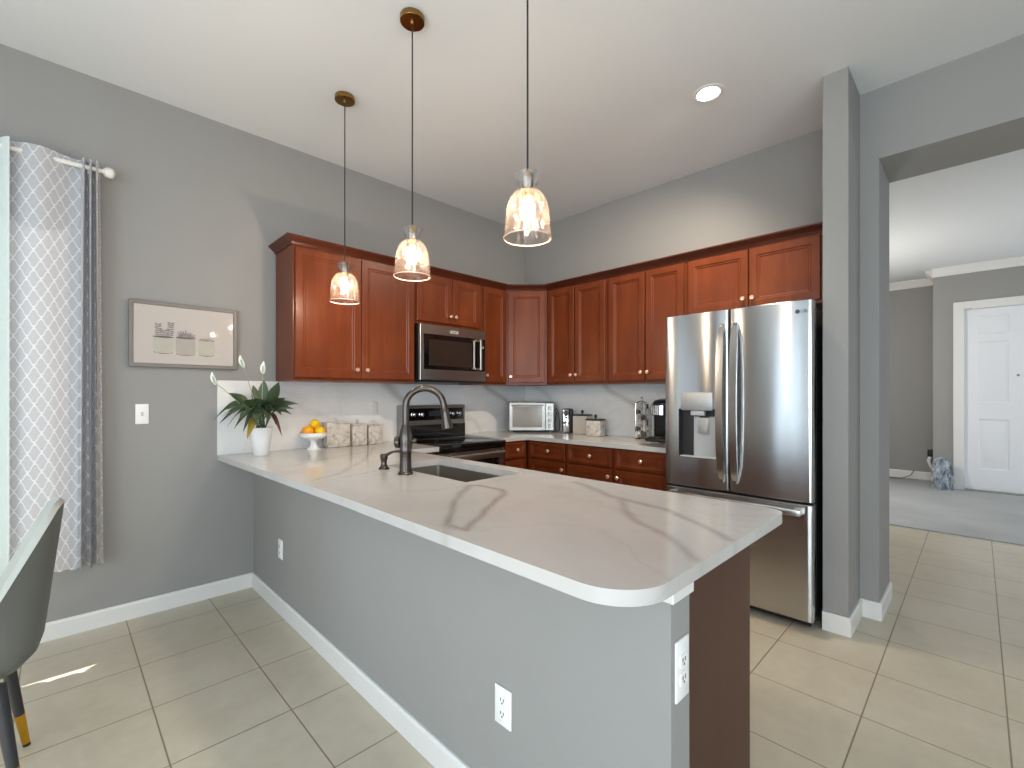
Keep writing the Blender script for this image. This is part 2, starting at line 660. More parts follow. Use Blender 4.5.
WX0, WX1, WZ0, WZ1 = -2.30, 0.055, 0.44, 2.43     # window in the picture wall
b = MB()
b.box(-2.85, WX0, YW, YW + 0.15, 0, ZC)
b.box(WX1, XW + 0.2, YW, YW + 0.15, 0, ZC)
b.box(WX0, WX1, YW, YW + 0.15, 0, WZ0)
b.box(WX0, WX1, YW, YW + 0.15, WZ1, ZC)
struct(b.build('wall_left', M_WALL, smooth=False))
b = MB(); b.box(XW, XW + 0.195, 0.612, YW, 0, ZC)
struct(b.build('wall_back', M_WALL, smooth=False))
b = MB()
b.box(3.045, 3.83, 0.495, 0.612, 0, ZC)
struct(b.build('wall_kitchen', M_WALL, smooth=False))
b = MB()
b.box(3.39, 3.83, 0.405, 0.495, 0, ZC)
b.box(3.39, 3.83, -1.60, 0.405, 2.675, ZC)
b.box(3.39, 3.83, -3.45, -1.60, 0, ZC)
struct(b.build('wall_right', M_WALL, smooth=False))
# wall behind the camera with a wide sliding door opening
b = MB()
b.box(-2.75, -2.6, -3.45, -2.3, 0, ZC)
b.box(-2.75, -2.6, -2.3, 0.9, 2.4, ZC)
b.box(-2.75, -2.6, 0.9, 1.09, 0, ZC)
b.box(-2.75, -2.6, 1.09, 2.51, 0, 0.5)
b.box(-2.75, -2.6, 1.09, 2.51, 2.4, ZC)
b.box(-2.75, -2.6, 2.51, YW, 0, ZC)
struct(b.build('wall_rear', M_WALL, smooth=False))
b = MB()
b.box(-2.6, -2.3, -3.3, -3.15, 0, ZC)
b.box(0.5, 3.39, -3.3, -3.15, 0, ZC)
b.box(-2.3, 0.5, -3.3, -3.15, 0, 0.45)
b.box(-2.3, 0.5, -3.3, -3.15, 2.45, ZC)
struct(b.build('wall_front', M_WALL, smooth=False))
# hall / living area beyond the opening
NX, FX, SY = 8.80, 9.43, 0.452
ZH = 3.07                        # hall ceiling
b = MB()
b.box(NX, NX + 0.15, -3.3, -0.86, 0, ZH)
b.box(NX, NX + 0.15, 0.175, SY, 0, ZH)
b.box(NX, NX + 0.15, -0.86, 0.175, 2.50, ZH)
b.box(NX + 0.15, FX, SY - 0.12, SY, 0, ZH)
struct(b.build('wall_entry', M_WALL, smooth=False))
b = MB(); b.box(FX, FX + 0.15, SY - 0.12, 2.0, 0, ZH)
struct(b.build('wall_far', M_WALL, smooth=False))
b = MB(); b.box(3.83, FX + 0.15, 2.0, 2.15, 0, ZH)
struct(b.build('wall_hall', M_WALL, smooth=False))
b = MB()
b.box(3.83, 5.4, -3.3, -3.15, 0, ZH)
b.box(8.6, 8.8, -3.3, -3.15, 0, ZH)
b.box(5.4, 8.6, -3.3, -3.15, 0, 0.4)
b.box(5.4, 8.6, -3.3, -3.15, 2.6, ZH)
struct(b.build('wall_living', M_WALL, smooth=False))

# knee wall under the breakfast bar, with its white cap
KX0, KX1, KY0 = 0.955, 1.045, 0.472
b = MB(); b.box(KX0, KX1, KY0, YW - 0.001, 0, 0.845)
struct(b.build('wall_peninsula', M_WALL, smooth=False))
b = MB(); b.box(KX0 - 0.002, KX1 + 0.012, KY0 - 0.006, YW - 0.001, 0.846, 0.8795, 0.002)
struct(b.build('trim_1', M_TRIM))


# baseboards
def baseboard(name, runs, h=0.095, t=0.014):
    b = MB()
    for (x0, y0, x1, y1, nx, ny) in runs:
        # (nx,ny): direction out of the wall
        prof = [(0, 0), (t, 0), (t, h - 0.012), (t * 0.75, h - 0.006), (t * 0.55, h), (0, h)]
        vs = []
        for (x, y) in ((x0, y0), (x1, y1)):
            vs += [(x + nx * a, y + ny * a, z) for a, z in prof]
        n = len(prof)
        fs = [list(range(n)), [n + i for i in range(n)][::-1]] + [(i, (i + 1) % n, n + (i + 1) % n, n + i) for i in range(n)]
        b.faces(vs, fs)
    return struct(b.build(name, M_TRIM, smooth=False))


G = 0.0005
baseboard('baseboard_left', [(-2.6, YW - G, KX0 - 0.001, YW - G, 0, -1)], 0.095)
baseboard('baseboard_peninsula', [(KX0 - G, YW - 0.001, KX0 - G, KY0, -1, 0)], 0.095)
baseboard('baseboard_kitchen', [(3.045 - G, 0.495 - 0.014, 3.045 - G, 0.612, -1, 0), (3.045, 0.495 - G, 3.375, 0.495 - G, 0, -1)], 0.10)
baseboard('baseboard_right', [(3.39 - G, 0.391, 3.39 - G, 0.494, -1, 0), (3.39, 0.405 - G, 3.83, 0.405 - G, 0, -1), (3.39 - G, -3.1, 3.39 - G, -1.6, -1, 0)], 0.10)
baseboard('baseboard_far', [(FX - G, SY, FX - G, 2.0, -1, 0), (NX - G, 0.26, NX - G, SY, -1, 0)], 0.13)
baseboard('baseboard_rear', [(-2.6 + G, 0.9, -2.6 + G, YW - 0.02, 1, 0), (-2.6 + G, -3.1, -2.6 + G, -2.3, 1, 0)], 0.095)


# crown moulding in the hall
def crown_run(bm_, p0, p1, nx, ny, ztop, s, drop):
    prof = [(0, ztop), (s, ztop), (s, ztop - 0.018), (s * 0.75, ztop - drop * 0.35), (s * 0.35, ztop - drop * 0.7), (0.014, ztop - drop * 0.86), (0.014, ztop - drop), (0, ztop - drop)]
    vs = []
    for (x, y) in (p0, p1):
        vs += [(x + nx * a, y + ny * a, z) for a, z in prof]
    n = len(prof)
    bm_.faces(vs, [list(range(n)), [n + i for i in range(n)][::-1]] + [(i, (i + 1) % n, n + (i + 1) % n, n + i) for i in range(n)])


b = MB()
crown_run(b, (NX - G, SY + 0.004), (NX - G, -3.15), -1, 0, ZH - 0.001, 0.085, 0.11)
crown_run(b, (FX - G, 2.0), (FX - G, SY), -1, 0, ZH - 0.001, 0.085, 0.11)
crown_run(b, (NX, SY + G), (FX, SY + G), 0, 1, ZH - 0.001, 0.085, 0.11)
struct(b.build('trim_2', M_TRIM, smooth=False))

# front door in its casing
b = MB()
cw = 0.10
b.box(NX - 0.022, NX - G, 0.135, 0.245, 0.012, 2.575, 0.004)
b.box(NX - 0.022, NX - G, -0.95, -0.84, 0.012, 2.575, 0.004)
b.box(NX - 0.022, NX - G, -0.84, 0.135, 2.465, 2.575, 0.004)
b.box(NX, NX + 0.06, 0.135, 0.172, 0.012, 2.5)
b.box(NX, NX + 0.06, -0.857, -0.84, 0.012, 2.5)
b.box(NX, NX + 0.06, -0.84, 0.135, 2.465, 2.5)
dr = struct(b.build('door_1', M_TRIM))


def ring_panel(b, rect, steps, face, flip=False):
    """nested rectangles: rect=(u0,u1,v0,v1); steps=[(inset,depth)...]; face(u,v,d)->xyz; last ring is capped"""
    u0, u1, v0, v1 = rect
    vs, fs = [], []
    for i, (ins, d) in enumerate(steps):
        for (u, v) in ((u0 + ins, v0 + ins), (u1 - ins, v0 + ins), (u1 - ins, v1 - ins), (u0 + ins, v1 - ins)):
            vs.append(face(u, v, d))
        if i:
            for k in range(4):
                k2 = (k + 1) % 4
                fs.append(((i - 1) * 4 + k, (i - 1) * 4 + k2, i * 4 + k2, i * 4 + k))
    fs.append([(len(steps) - 1) * 4 + k for k in range(4)])
    return b.faces(vs, fs)


# six-panel leaf
DY0, DY1, DZ0, DZ1 = -0.838, 0.132, 0.03, 2.462
DXF = NX + 0.02
cols = [(DY0, DY0 + 0.13), (DY0 + 0.13, DY0 + 0.415), (DY0 + 0.415, DY0 + 0.555), (DY0 + 0.555, DY0 + 0.84), (DY0 + 0.84, DY1)]
rows = [(DZ0, 0.31), (0.31, 0.98), (0.98, 1.20), (1.20, 2.02), (2.02, 2.12), (2.12, 2.36), (2.36, DZ1)]
b = MB()
fx_ = lambda u, v, d: (DXF + d, u, v)
for ci, (u0, u1) in enumerate(cols):
    for ri, (v0, v1) in enumerate(rows):
        if ci in (1, 3) and ri in (1, 3, 5):
            ring_panel(b, (u0, u1, v0, v1), [(0, 0), (0.012, 0.01), (0.03, 0.01), (0.055, 0.003)], fx_)
        else:
            b.faces([(DXF, u0, v0), (DXF, u1, v0), (DXF, u1, v1), (DXF, u0, v1)], [(0, 1, 2, 3)])
b.box(DXF + 0.011, DXF + 0.04, DY0, DY1, DZ0, DZ1)
leaf = b.build('door_leaf', M_DOORW, dr)
b = MB()
b.lathe([(0.014, 0), (0.016, 0.004), (0.010, 0.008), (0.0, 0.009)], (DXF, -0.36, 1.56), 16, Matrix.Rotation(-PI / 2, 4, 'Y'))
b.build('peephole', M_STEELD, leaf)
b = MB()
b.lathe([(0.03, 0), (0.03, 0.006), (0.011, 0.01), (0.011, 0.04), (0.028, 0.045), (0.03, 0.06), (0.02, 0.072), (0.0, 0.075)], (DXF, DY0 + 0.07, 0.95), 20, Matrix.Rotation(-PI / 2, 4, 'Y'))
b.build('door_knob', M_STEELD, leaf)
b = MB(); b.box(NX - 0.045, NX - 0.024, 0.06, 0.13, 2.452, 2.478, 0.004)
tag(b.build('door_sensor', M_GREYP), 'small grey alarm sensor at top left corner of the white entry door casing', 'sensor')
b = MB(); b.box(NX - 0.03, NX + 0.10, -0.84, 0.135, 0.0121, 0.028, 0.003)
struct(b.build('trim_3', M_STEELD))


# windows
def window(name, axis, a0, a1, z0, z1, p0, p1, mull=1, sash=True):
    """opening a0..a1 (along axis) z0..z1; frame between planes p0..p1 on the other axis"""
    def B(bb, u0, u1, q0, q1, v0, v1, bev=0.004):
        if axis == 'x':
            bb.box(u0, u1, q0, q1, v0, v1, bev)
        else:
            bb.box(q0, q1, u0, u1, v0, v1, bev)
    f = 0.05
    pm_ = (p0 + p1) / 2
    b = MB()
    B(b, a0, a0 + f, p0, p1, z0, z1); B(b, a1 - f, a1, p0, p1, z0, z1)
    B(b, a0 + f, a1 - f, p0, p1, z0, z0 + f); B(b, a0 + f, a1 - f, p0, p1, z1 - f, z1)
    o = struct(b.build(name, M_TRIM))
    b = MB()
    for i in range(1, mull + 1):
        c = a0 + (a1 - a0) * i / (mull + 1)
        B(b, c - 0.025, c + 0.025, p0 + 0.005, p1 - 0.005, z0 + f, z1 - f)
    if sash:
        B(b, a0 + f, a1 - f, p0 + 0.01, p1 - 0.01, (z0 + z1) / 2 - 0.025, (z0 + z1) / 2 + 0.025)
    b.build('window_sash', M_TRIM, o)
    b = MB(); B(b, a0 + f, a1 - f, pm_ - 0.003, pm_ + 0.003, z0 + f, z1 - f, 0)
    b.build('pane', M_PANE, o)
    return o


window('window_1', 'x', WX0 + 0.002, WX1 - 0.002, WZ0 + 0.002, WZ1 - 0.002, YW + 0.09, YW + 0.14, 2, False)
window('window_2', 'y', -2.298, 0.898, 0.002, 2.398, -2.72, -2.66, 2, False)
window('window_5', 'y', 1.092, 2.508, 0.502, 2.398, -2.72, -2.66, 1)
window('window_added_front', 'x', -2.298, 0.498, 0.452, 2.448, -3.27, -3.21, 2)  # unseen window added behind the camera for its light
window('window_added_hall', 'x', 5.402, 8.598, 0.402, 2.598, -3.27, -3.21, 2)  # unseen window added to let light into the hall


# ------------------------------------------------------------------ veined stone
def seg_dist(px, py, ax, ay, bx, by):
    dx, dy = bx - ax, by - ay
    L = dx * dx + dy * dy
    t = 0 if L == 0 else max(0, min(1, ((px - ax) * dx + (py - ay) * dy) / L))
    return math.hypot(px - ax - t * dx, py - ay - t * dy), t


def vein_value(u, v, veins):
    nx = 0.012 * noise.noise(Vector((u * 9, v * 9, 3.1))) + 0.02 * noise.noise(Vector((u * 3, v * 3, 8.1)))
    ny = 0.012 * noise.noise(Vector((u * 9, v * 9, 13.7))) + 0.02 * noise.noise(Vector((u * 3, v * 3, 18.1)))
    best = 0.0
    for pts, wd, st in veins:
        for (a, c) in zip(pts[:-1], pts[1:]):
            d, t = seg_dist(u + nx, v + ny, a[0], a[1], c[0], c[1])
            if d < wd * 2.2:
                k = st * math.exp(-(d / wd) ** 2 * 1.1)
                best = max(best, k)
    return best


def stone_slab(name, outline, lo, hi, axis, veins, step, mats, holes=()):
    """slab with outline polygon (u,v), thickness lo..hi along axis, cut into a fine grid carrying the vein attribute"""
    bm = bmesh.new()
    V = [bm.verts.new((u, v, 0)) for u, v in outline]
    for tri in tessellate_polygon([[Vector((u, v, 0)) for u, v in outline]]):
        bm.faces.new([V[i] for i in tri])
    bmesh.ops.recalc_face_normals(bm, faces=bm.faces)
    us = [p[0] for p in outline]; vs = [p[1] for p in outline]

    def cut(pos, ax):
        co = (pos, 0, 0) if ax == 0 else (0, pos, 0)
        no = (1, 0, 0) if ax == 0 else (0, 1, 0)
        bmesh.ops.bisect_plane(bm, geom=bm.verts[:] + bm.edges[:] + bm.faces[:], dist=1e-6, plane_co=co, plane_no=no)
    for ax, arr in ((0, us), (1, vs)):
        lo_, hi_ = min(arr), max(arr)
        n = int((hi_ - lo_) / step)
        cuts = [lo_ + (hi_ - lo_) * i / n for i in range(1, n)]
        for h in holes:
            cuts += [h[0], h[1]] if ax == 0 else [h[2], h[3]]
        for c in cuts:
            cut(c, ax)
    for h in holes:
        kill = [q for q in bm.faces if h[0] < q.calc_center_median().x < h[1] and h[2] < q.calc_center_median().y < h[3]]
        bmesh.ops.delete(bm, geom=kill, context='FACES')
    r = bmesh.ops.extrude_face_region(bm, geom=bm.faces[:])
    for g in r['geom']:
        if isinstance(g, bmesh.types.BMVert):
            g.co.z = 1.0
    lay = bm.verts.layers.float.new('vein')
    for v in bm.verts:
        v[lay] = vein_value(v.co.x, v.co.y, veins)
    for v in bm.verts:
        u_, v_, t_ = v.co.x, v.co.y, lo + (hi - lo) * v.co.z
        v.co = {'z': (u_, v_, t_), 'y': (u_, t_, v_), 'x': (t_, u_, v_)}[axis]
    bmesh.ops.recalc_face_normals(bm, faces=bm.faces)
    me = bpy.data.meshes.new(name)
    bm.to_mesh(me)
    bm.free()
    for m_ in mats:
        me.materials.append(m_)
    o = bpy.data.objects.new(name, me)
    COL.objects.link(o)
    ROOTM[o] = Matrix.Identity(4)
    return o


def arc(cx, cy, r, a0, a1, n):
    return [(cx + r * math.cos(math.radians(a0 + (a1 - a0) * i / n)), cy + r * math.sin(math.radians(a0 + (a1 - a0) * i / n))) for i in range(n + 1)]




# breakfast-bar worktop: L along the picture wall up to the range, undermount sink cut-out
SX0, SX1, SY0, SY1 = 1.30, 1.655, 1.61, 2.31
RX0, RX1 = 2.047, 2.712                      # range
out = ([(0.744, YW - 0.001), (0.777, 1.75)] + arc(0.775 + 0.13, 0.455 + 0.13, 0.13, 180, 270, 26) + arc(1.755 - 0.06, 0.455 + 0.06, 0.06, 270, 360, 14)
       + [(1.755, 2.845), (RX0 - 0.004, 2.845), (RX0 - 0.004, YW - 0.001)])
vt = [
    ([(0.827, 1.113), (0.974, 1.294), (1.165, 1.454), (1.266, 1.526), (1.294, 1.499), (1.301, 1.375), (1.241, 1.301), (1.071, 1.198), (0.926, 1.091), (0.829, 1.039), (0.827, 1.113)], 0.013, 0.75),
    ([(0.836, 2.147), (1.031, 2.263), (1.283, 2.561), (1.444, 2.785), (1.682, 3.197)], 0.016, 0.4),
    ([(0.911, 2.659), (1.212, 2.813), (1.495, 2.956)], 0.012, 0.35),
    ([(0.968, 2.125), (1.132, 2.163), (1.341, 2.234)], 0.012, 0.3),
    ([(1.65, 1.275), (1.511, 0.985), (1.499, 0.859), (1.482, 0.773), (1.439, 0.684), (1.393, 0.599), (1.347, 0.541), (1.289, 0.47)], 0.016, 0.62),
    ([(1.494, 0.931), (1.364, 0.85), (1.283, 0.771), (1.245, 0.714), (1.201, 0.594), (1.143, 0.522), (1.079, 0.457)], 0.016, 0.55),
    ([(0.628, 0.912), (0.827, 1.113)], 0.015, 0.25),
]
ct = stone_slab('countertop', out, 0.88, CT, 'z', vt, 0.016, [M_MARBLE], holes=[(SX0, SX1, SY0, SY1)])
tag(ct, 'long white veined quartz worktop with rounded corner on the breakfast bar', 'countertop')
# kitchen-side worktop: corner run right of the range and along the back wall
out2 = [(RX1 + 0.004, YW - 0.0128), (RX1 + 0.004, 2.845), (3.0, 2.845), (3.0, 1.495), (XW - 0.0128, 1.495), (XW - 0.0128, YW - 0.0128)]
ct2 = stone_slab('countertop', out2, CTB - 0.034, CTB, 'z', [([(3.1, 1.6), (3.3, 2.2), (3.5, 2.4)], 0.015, 0.4)], 0.03, [M_MARBLE])
tag(ct2, 'white quartz worktop along the kitchen back wall under the toaster oven and coffee maker', 'countertop')






vl = [
    ([(1.929, 1.404), (2.012, 1.338), (2.118, 1.244), (2.188, 1.156)], 0.035, 0.6),
    ([(3.042, 1.404), (3.164, 1.335), (3.348, 1.241), (3.496, 1.122)], 0.03, 0.6),
    ([(2.799, 1.082), (2.912, 1.049), (2.989, 0.947)], 0.018, 0.3),
    ([(0.873, 1.304), (1.262, 1.231), (1.483, 1.113)], 0.02, 0.12),
]
sp1 = stone_slab('backsplash', [(0.74, CT + 0.0005), (XW - 0.014, CT + 0.0005), (XW - 0.014, 1.3995), (0.74, 1.3995)], YW - 0.012, YW - 0.0005, 'y', vl, 0.022, [M_SPLASH])
tag(sp1, 'tall white veined stone splash panel on the picture wall behind plant and range', 'backsplash')
vb = [
    ([(3.404, 1.434), (3.316, 1.389), (3.161, 1.325), (3.093, 1.252)], 0.02, 0.35),
    ([(2.458, 1.407), (2.392, 1.35), (2.307, 1.295), (2.255, 1.268), (2.143, 1.224), (2.008, 1.174)], 0.022, 0.6),
]
sp2 = stone_slab('backsplash', [(1.495, CT + 0.0005), (YW - 0.0125, CT + 0.0005), (YW - 0.0125, 1.3995), (1.495, 1.3995)], XW - 0.012, XW - 0.0005, 'x', vb, 0.022, [M_SPLASH])
tag(sp2, 'white veined stone splash panel on the kitchen back wall beside the fridge', 'backsplash')


# ------------------------------------------------------------------ cabinets (local frame: x along the front, y into the wall, z up)
def knob(parent, x, z, y=-0.02):
    b = MB()
    b.lathe([(0.006, 0.0), (0.005, 0.010), (0.008, 0.014), (0.0145, 0.018), (0.0155, 0.023), (0.012, 0.028), (0.0, 0.030)], (x, y, z), 16, Matrix.Rotation(PI / 2, 4, 'X'))
    return b.build('knob', M_KNOB, parent, world=False)


def front_panel(name, root, x0, x1, z0, z1, rail=0.055, mat=None):
    b = MB()
    fc = lambda u, v, d: (u, -0.02 + d, v)
    st = [(0.0, 0.0195), (0.0, 0.003), (0.003, 0.0), (rail - 0.008, 0.0), (rail - 0.002, 0.005), (rail + 0.006, 0.005), (rail + 0.012, 0.0095)]
    ring_panel(b, (x0, x1, z0, z1), st, fc)
    b.faces([(x0, -0.0005, z0), (x1, -0.0005, z0), (x1, -0.0005, z1), (x0, -0.0005, z1)], [(0, 1, 2, 3)])
    return b.build(name, mat or M_WOOD, root, world=False)


def carcass(root, w_, d_, z0, z1, toe=0.0):
    b = MB()
    b.box(0.0005, w_ - 0.0005, 0, d_, z0 + toe, z1, 0.001)
    if toe:
        b.box(0.0005, w_ - 0.0005, 0.065, d_, z0, z0 + toe)
    return b.build('carcass', M_WOOD, root, world=False)


RB = -PI / 2
ZB, ZT = 1.40, 2.30
UD = 0.328


def upper(label, loc, rotz, w_, doors, z0=ZB, z1=ZT, depth=UD, name='wall_cabinet'):
    t = thing(name, label, 'wall cabinet', (loc[0], loc[1], z0), rotz, 'cherry wall cabinets')
    h = z1 - z0
    carcass(t, w_, depth, 0, h)
    for (x0, x1, kx) in doors:
        d = front_panel('door', t, x0, x1, 0.022, h - 0.022)
        knob(d, kx, 0.022 + 0.062)
    return t


fyA = YW - 0.330
fxB = XW - 0.330
upper('large two-door cherry wall cabinet at the left end above the canisters', (1.095, fyA), 0, 0.925, [(0.012, 0.467, 0.430), (0.473, 0.912, 0.507)])
upper('short two-door cherry wall cabinet directly above the microwave', (2.02, fyA), 0, 0.705, [(0.014, 0.360, 0.338), (0.366, 0.668, 0.390)], z0=1.878)
upper('narrow single-door cherry wall cabinet just right of the microwave', (2.727, fyA), 0, 0.303, [(0.012, 0.290, 0.034)])
# diagonal corner cabinet: pentagon carcass
t = thing('corner_cabinet', 'diagonal single-door cherry wall cabinet set across the room corner', 'wall cabinet', (3.03, fyA, ZB), -PI / 4, 'cherry wall cabinets')
b = MB()
b.prism([(3.0305, fyA), (3.305, 2.8745), (XW - 0.002, 2.8745), (XW - 0.002, YW - 0.002), (3.0305, YW - 0.002)], ZB, ZT)
b.build('carcass', M_WOOD, t)
d = front_panel('door', t, 0.022, 0.366, 0.022, ZT - ZB - 0.022)
knob(d, 0.046, 0.077)
upper('cherry two-door wall cabinet just right of the corner above the small canisters', (fxB, 2.873), RB, 0.675, [(0.028, 0.328, 0.305), (0.340, 0.655, 0.364)])
upper('cherry two-door wall cabinet above the coffee maker left of the fridge', (fxB, 2.197), RB, 0.685, [(0.022, 0.350, 0.327), (0.360, 0.668, 0.384)])
upper('short wide two-door cherry wall cabinet above the refrigerator', (fxB, 1.511), RB, 0.897, [(0.016, 0.428, 0.400), (0.434, 0.838, 0.458)], z0=1.865)
# dark crown moulding following the cabinet tops
b = MB()
prof = [(0.001, 0.0), (0.006, 0.0), (0.012, 0.012), (0.022, 0.022), (0.038, 0.034), (0.046, 0.042), (0.048, 0.050), (0.001, 0.050)]
path = [((1.095, YW - 0.002), (-1, 0)), ((1.095, fyA), None), ((3.03, fyA), None), ((3.305, 2.874), None), ((3.305, 0.613), (-1, 0))]
pts2 = [Vector(p[0]) for p in path]
rings = []
for i, p in enumerate(pts2):
    def nrm(a, c):
        d_ = (c - a).normalized()
        return Vector((d_.y, -d_.x)) * 1.0
    if i == 0:
        n_ = nrm(pts2[0], pts2[1])
        off = n_
    elif i == len(pts2) - 1:
        off = nrm(pts2[-2], pts2[-1])
    else:
        n1, n2 = nrm(pts2[i - 1], p), nrm(p, pts2[i + 1])
        m_ = (n1 + n2).normalized()
        off = m_ / max(0.3, m_.dot(n1))
    rings.append(off)
# outward side test: first leg runs toward -y, outward is -x
sgn = 1 if rings[0].x < 0 else -1
vs, fs = [], []
for p, off in zip(pts2, rings):
    for a, z in prof:
        q = p + off * sgn * a
        vs.append((q.x, q.y, ZT - 0.006 + z))
n = len(prof)
for i in range(len(pts2) - 1):
    for k in range(n):
        k2 = (k + 1) % n
        fs.append((i * n + k, i * n + k2, (i + 1) * n + k2, (i + 1) * n + k))
fs.append(list(range(n)))
fs.append([(len(pts2) - 1) * n + k for k in range(n)])
b.faces(vs, fs)
tag(b.build('crown_molding', M_WOODD, smooth=False), 'dark cherry crown moulding running along the tops of the wall cabinets', 'moulding')


def base(label, loc, rotz, w_, fronts, depth=0.60, top=0.9015):
    """fronts: ('drawer'|'door', x0, x1, z0, z1, knobx, knobz)"""
    t = thing('base_cabinet', label, 'base cabinet', (loc[0], loc[1], 0), rotz, 'cherry base cabinets')
    carcass(t, w_, depth, 0, top, 0.10)
    for (nm, x0, x1, z0, z1, kx, kz) in fronts:
        d = front_panel(nm, t, x0, x1, z0, z1, 0.05 if nm == 'door' else 0.030)
        knob(d, kx, kz)
    return t


bx = 3.03
DZ = (0.752, 0.888)
DR = (0.125, 0.730)
base('narrow cherry base cabinet between the range and the corner', (RX1 + 0.006, 2.875), 0, 0.308, [('drawer', 0.02, 0.273, *DZ, 0.158, 0.822), ('door', 0.02, 0.273, *DR, 0.045, 0.66)])
base('cherry base cabinet under the toaster oven nearest the corner', (bx, 2.868), RB, 0.455, [('drawer', 0.045, 0.442, *DZ, 0.272, 0.822), ('door', 0.045, 0.442, *DR, 0.424, 0.680)])
base('cherry base cabinet under the small canisters in the back run', (bx, 2.412), RB, 0.456, [('drawer', 0.018, 0.440, *DZ, 0.252, 0.822), ('door', 0.018, 0.440, *DR, 0.422, 0.680)])
base('cherry base cabinet under the coffee maker next to the fridge', (bx, 1.955), RB, 0.458, [('drawer', 0.018, 0.440, *DZ, 0.242, 0.822), ('door', 0.018, 0.440, *DR, 0.045, 0.680)])
base('cherry base cabinet left of the range under the wall worktop', (1.725, 2.875), 0, 0.30, [('drawer', 0.02, 0.28, 0.745, 0.868, 0.15, 0.806), ('door', 0.02, 0.28, 0.125, 0.725, 0.25, 0.66)], top=0.8795)
# bar cabinets, fronts towards the range
cx_ = 1.70
def bar_base(label, y0, w_, sink=False):
    t = thing('base_cabinet', label, 'base cabinet', (cx_, y0, 0), PI / 2, 'cherry base cabinets')
    dep = cx_ - (KX1 + 0.002)
    b = MB()
    b.box(0.0005, w_ - 0.0005, 0, dep, 0.10, 0.60 if sink else 0.8795, 0.001)
    b.box(0.0005, w_ - 0.0005, 0.065, dep, 0, 0.10)
    if sink:
        b.box(0.0005, w_ - 0.0005, 0, 0.018, 0.60, 0.8795)
    b.build('carcass', M_WOOD, t, world=False)
    h = w_ / 2
    for x0, x1, kx in ((0.018, h - 0.006, h - 0.035), (h + 0.006, w_ - 0.018, h + 0.035)):
        d = front_panel('door', t, x0, x1, 0.125, 0.868)
        knob(d, kx, 0.80)
bar_base('cherry bar cabinet behind the brown end panel of the breakfast bar', 0.582, 0.93)
bar_base('cherry sink cabinet in the bar under the steel sink', 1.515, 0.87, True)
b = MB(); b.box(KX1 + 0.0005, 1.7195, 0.560, 0.5795, 0.0, 0.8795, 0.0015)
tag(b.build('end_panel', M_PANEL), 'plain dark brown panel closing the end of the breakfast bar', 'panel')

# ------------------------------------------------------------------ sink, faucet, soap pump
t = thing('sink', 'rectangular steel undermount sink set into the breakfast bar worktop', 'sink', ((SX0 + SX1) / 2, (SY0 + SY1) / 2, 0.66))
b = MB()
def rrect(x0, x1, y0, y1, r, n=5):
    return arc(x1 - r, y1 - r, r, 0, 90, n) + arc(x0 + r, y1 - r, r, 90, 180, n) + arc(x0 + r, y0 + r, r, 180, 270, n) + arc(x1 - r, y0 + r, r, 270, 360, n)
loops = [(rrect(SX0 - 0.02, SX1 + 0.02, SY0 - 0.02, SY1 + 0.02, 0.03), 0.8795), (rrect(SX0 + 0.002, SX1 - 0.002, SY0 + 0.002, SY1 - 0.002, 0.02), 0.8795),
         (rrect(SX0 + 0.002, SX1 - 0.002, SY0 + 0.002, SY1 - 0.002, 0.02), 0.70), (rrect(SX0 + 0.02, SX1 - 0.02, SY0 + 0.02, SY1 - 0.02, 0.03), 0.675),
         (rrect(SX0 + 0.15, SX1 - 0.15, SY0 + 0.30, SY1 - 0.30, 0.02), 0.668)]
vs, fs = [], []
for lp, z in loops:
    vs += [(x, y, z) for x, y in lp]
n = len(loops[0][0])
for i in range(len(loops) - 1):
    for k in range(n):
        fs.append((i * n + k, i * n + (k + 1) % n, (i + 1) * n + (k + 1) % n, (i + 1) * n + k))
fs.append([(len(loops) - 1) * n + k for k in range(n)])
b.faces(vs, fs)
b.build('basin', M_SINK, t)
b = MB(); b.lathe([(0.055, 0.0), (0.052, 0.004), (0.035, 0.002), (0.03, -0.004), (0.0, -0.004)], ((SX0 + SX1) / 2, (SY0 + SY1) / 2, 0.6685), 20)
b.build('drain', M_CHROME, t)

fxp, fyp = 1.223, 1.985
t = thing('faucet', 'tall gunmetal gooseneck pull-down faucet standing behind the sink', 'faucet', (fxp, fyp, CT))
b = MB()
b.lathe([(0.036, 0.0005), (0.036, 0.008), (0.030, 0.014), (0.0285, 0.06), (0.0285, 0.105), (0.031, 0.112), (0.0285, 0.118), (0.033, 0.15), (0.033, 0.185), (0.026, 0.215), (0.0185, 0.245)], (fxp, fyp, CT), 28)
b.build('faucet_body', M_GUN, t)
dx, dy = 0.86, -0.51
b = MB()
pp = [(fxp, fyp, CT + 0.235), (fxp, fyp, CT + 0.32)]
R_ = 0.093
for i in range(0, 15):
    a = PI - PI * 0.94 * i / 14
    pp.append((fxp + dx * (R_ + R_ * math.cos(a)), fyp + dy * (R_ + R_ * math.cos(a)), CT + 0.335 + R_ * 0.95 * math.sin(a)))
pp.append((pp[-1][0] + dx * 0.005, pp[-1][1] + dy * 0.005, pp[-1][2] - 0.028))
pp = [Vector(p) for p in pp]
b.tube(pp, 0.0165, 14)
b.build('spout', M_GUN, t)
ex, ey, ez = pp[-1]
b = MB()
b.lathe([(0.0175, 0.02), (0.0175, 0.0), (0.020, -0.006), (0.0185, -0.012), (0.021, -0.05), (0.028, -0.09), (0.029, -0.10), (0.024, -0.103), (0.0, -0.103)], (ex, ey, ez), 22, (-(pp[-1] - pp[-2])).to_track_quat('Z', 'Y').to_matrix().to_4x4())
b.build('spray_head', M_GUN, t)
b = MB()
hm = Matrix.Rotation(PI / 2, 4, Vector((dx, dy, 0)))
side = Vector((-dy, dx, 0)) * -1
lat = Vector((0.7114, -0.7028, 0))
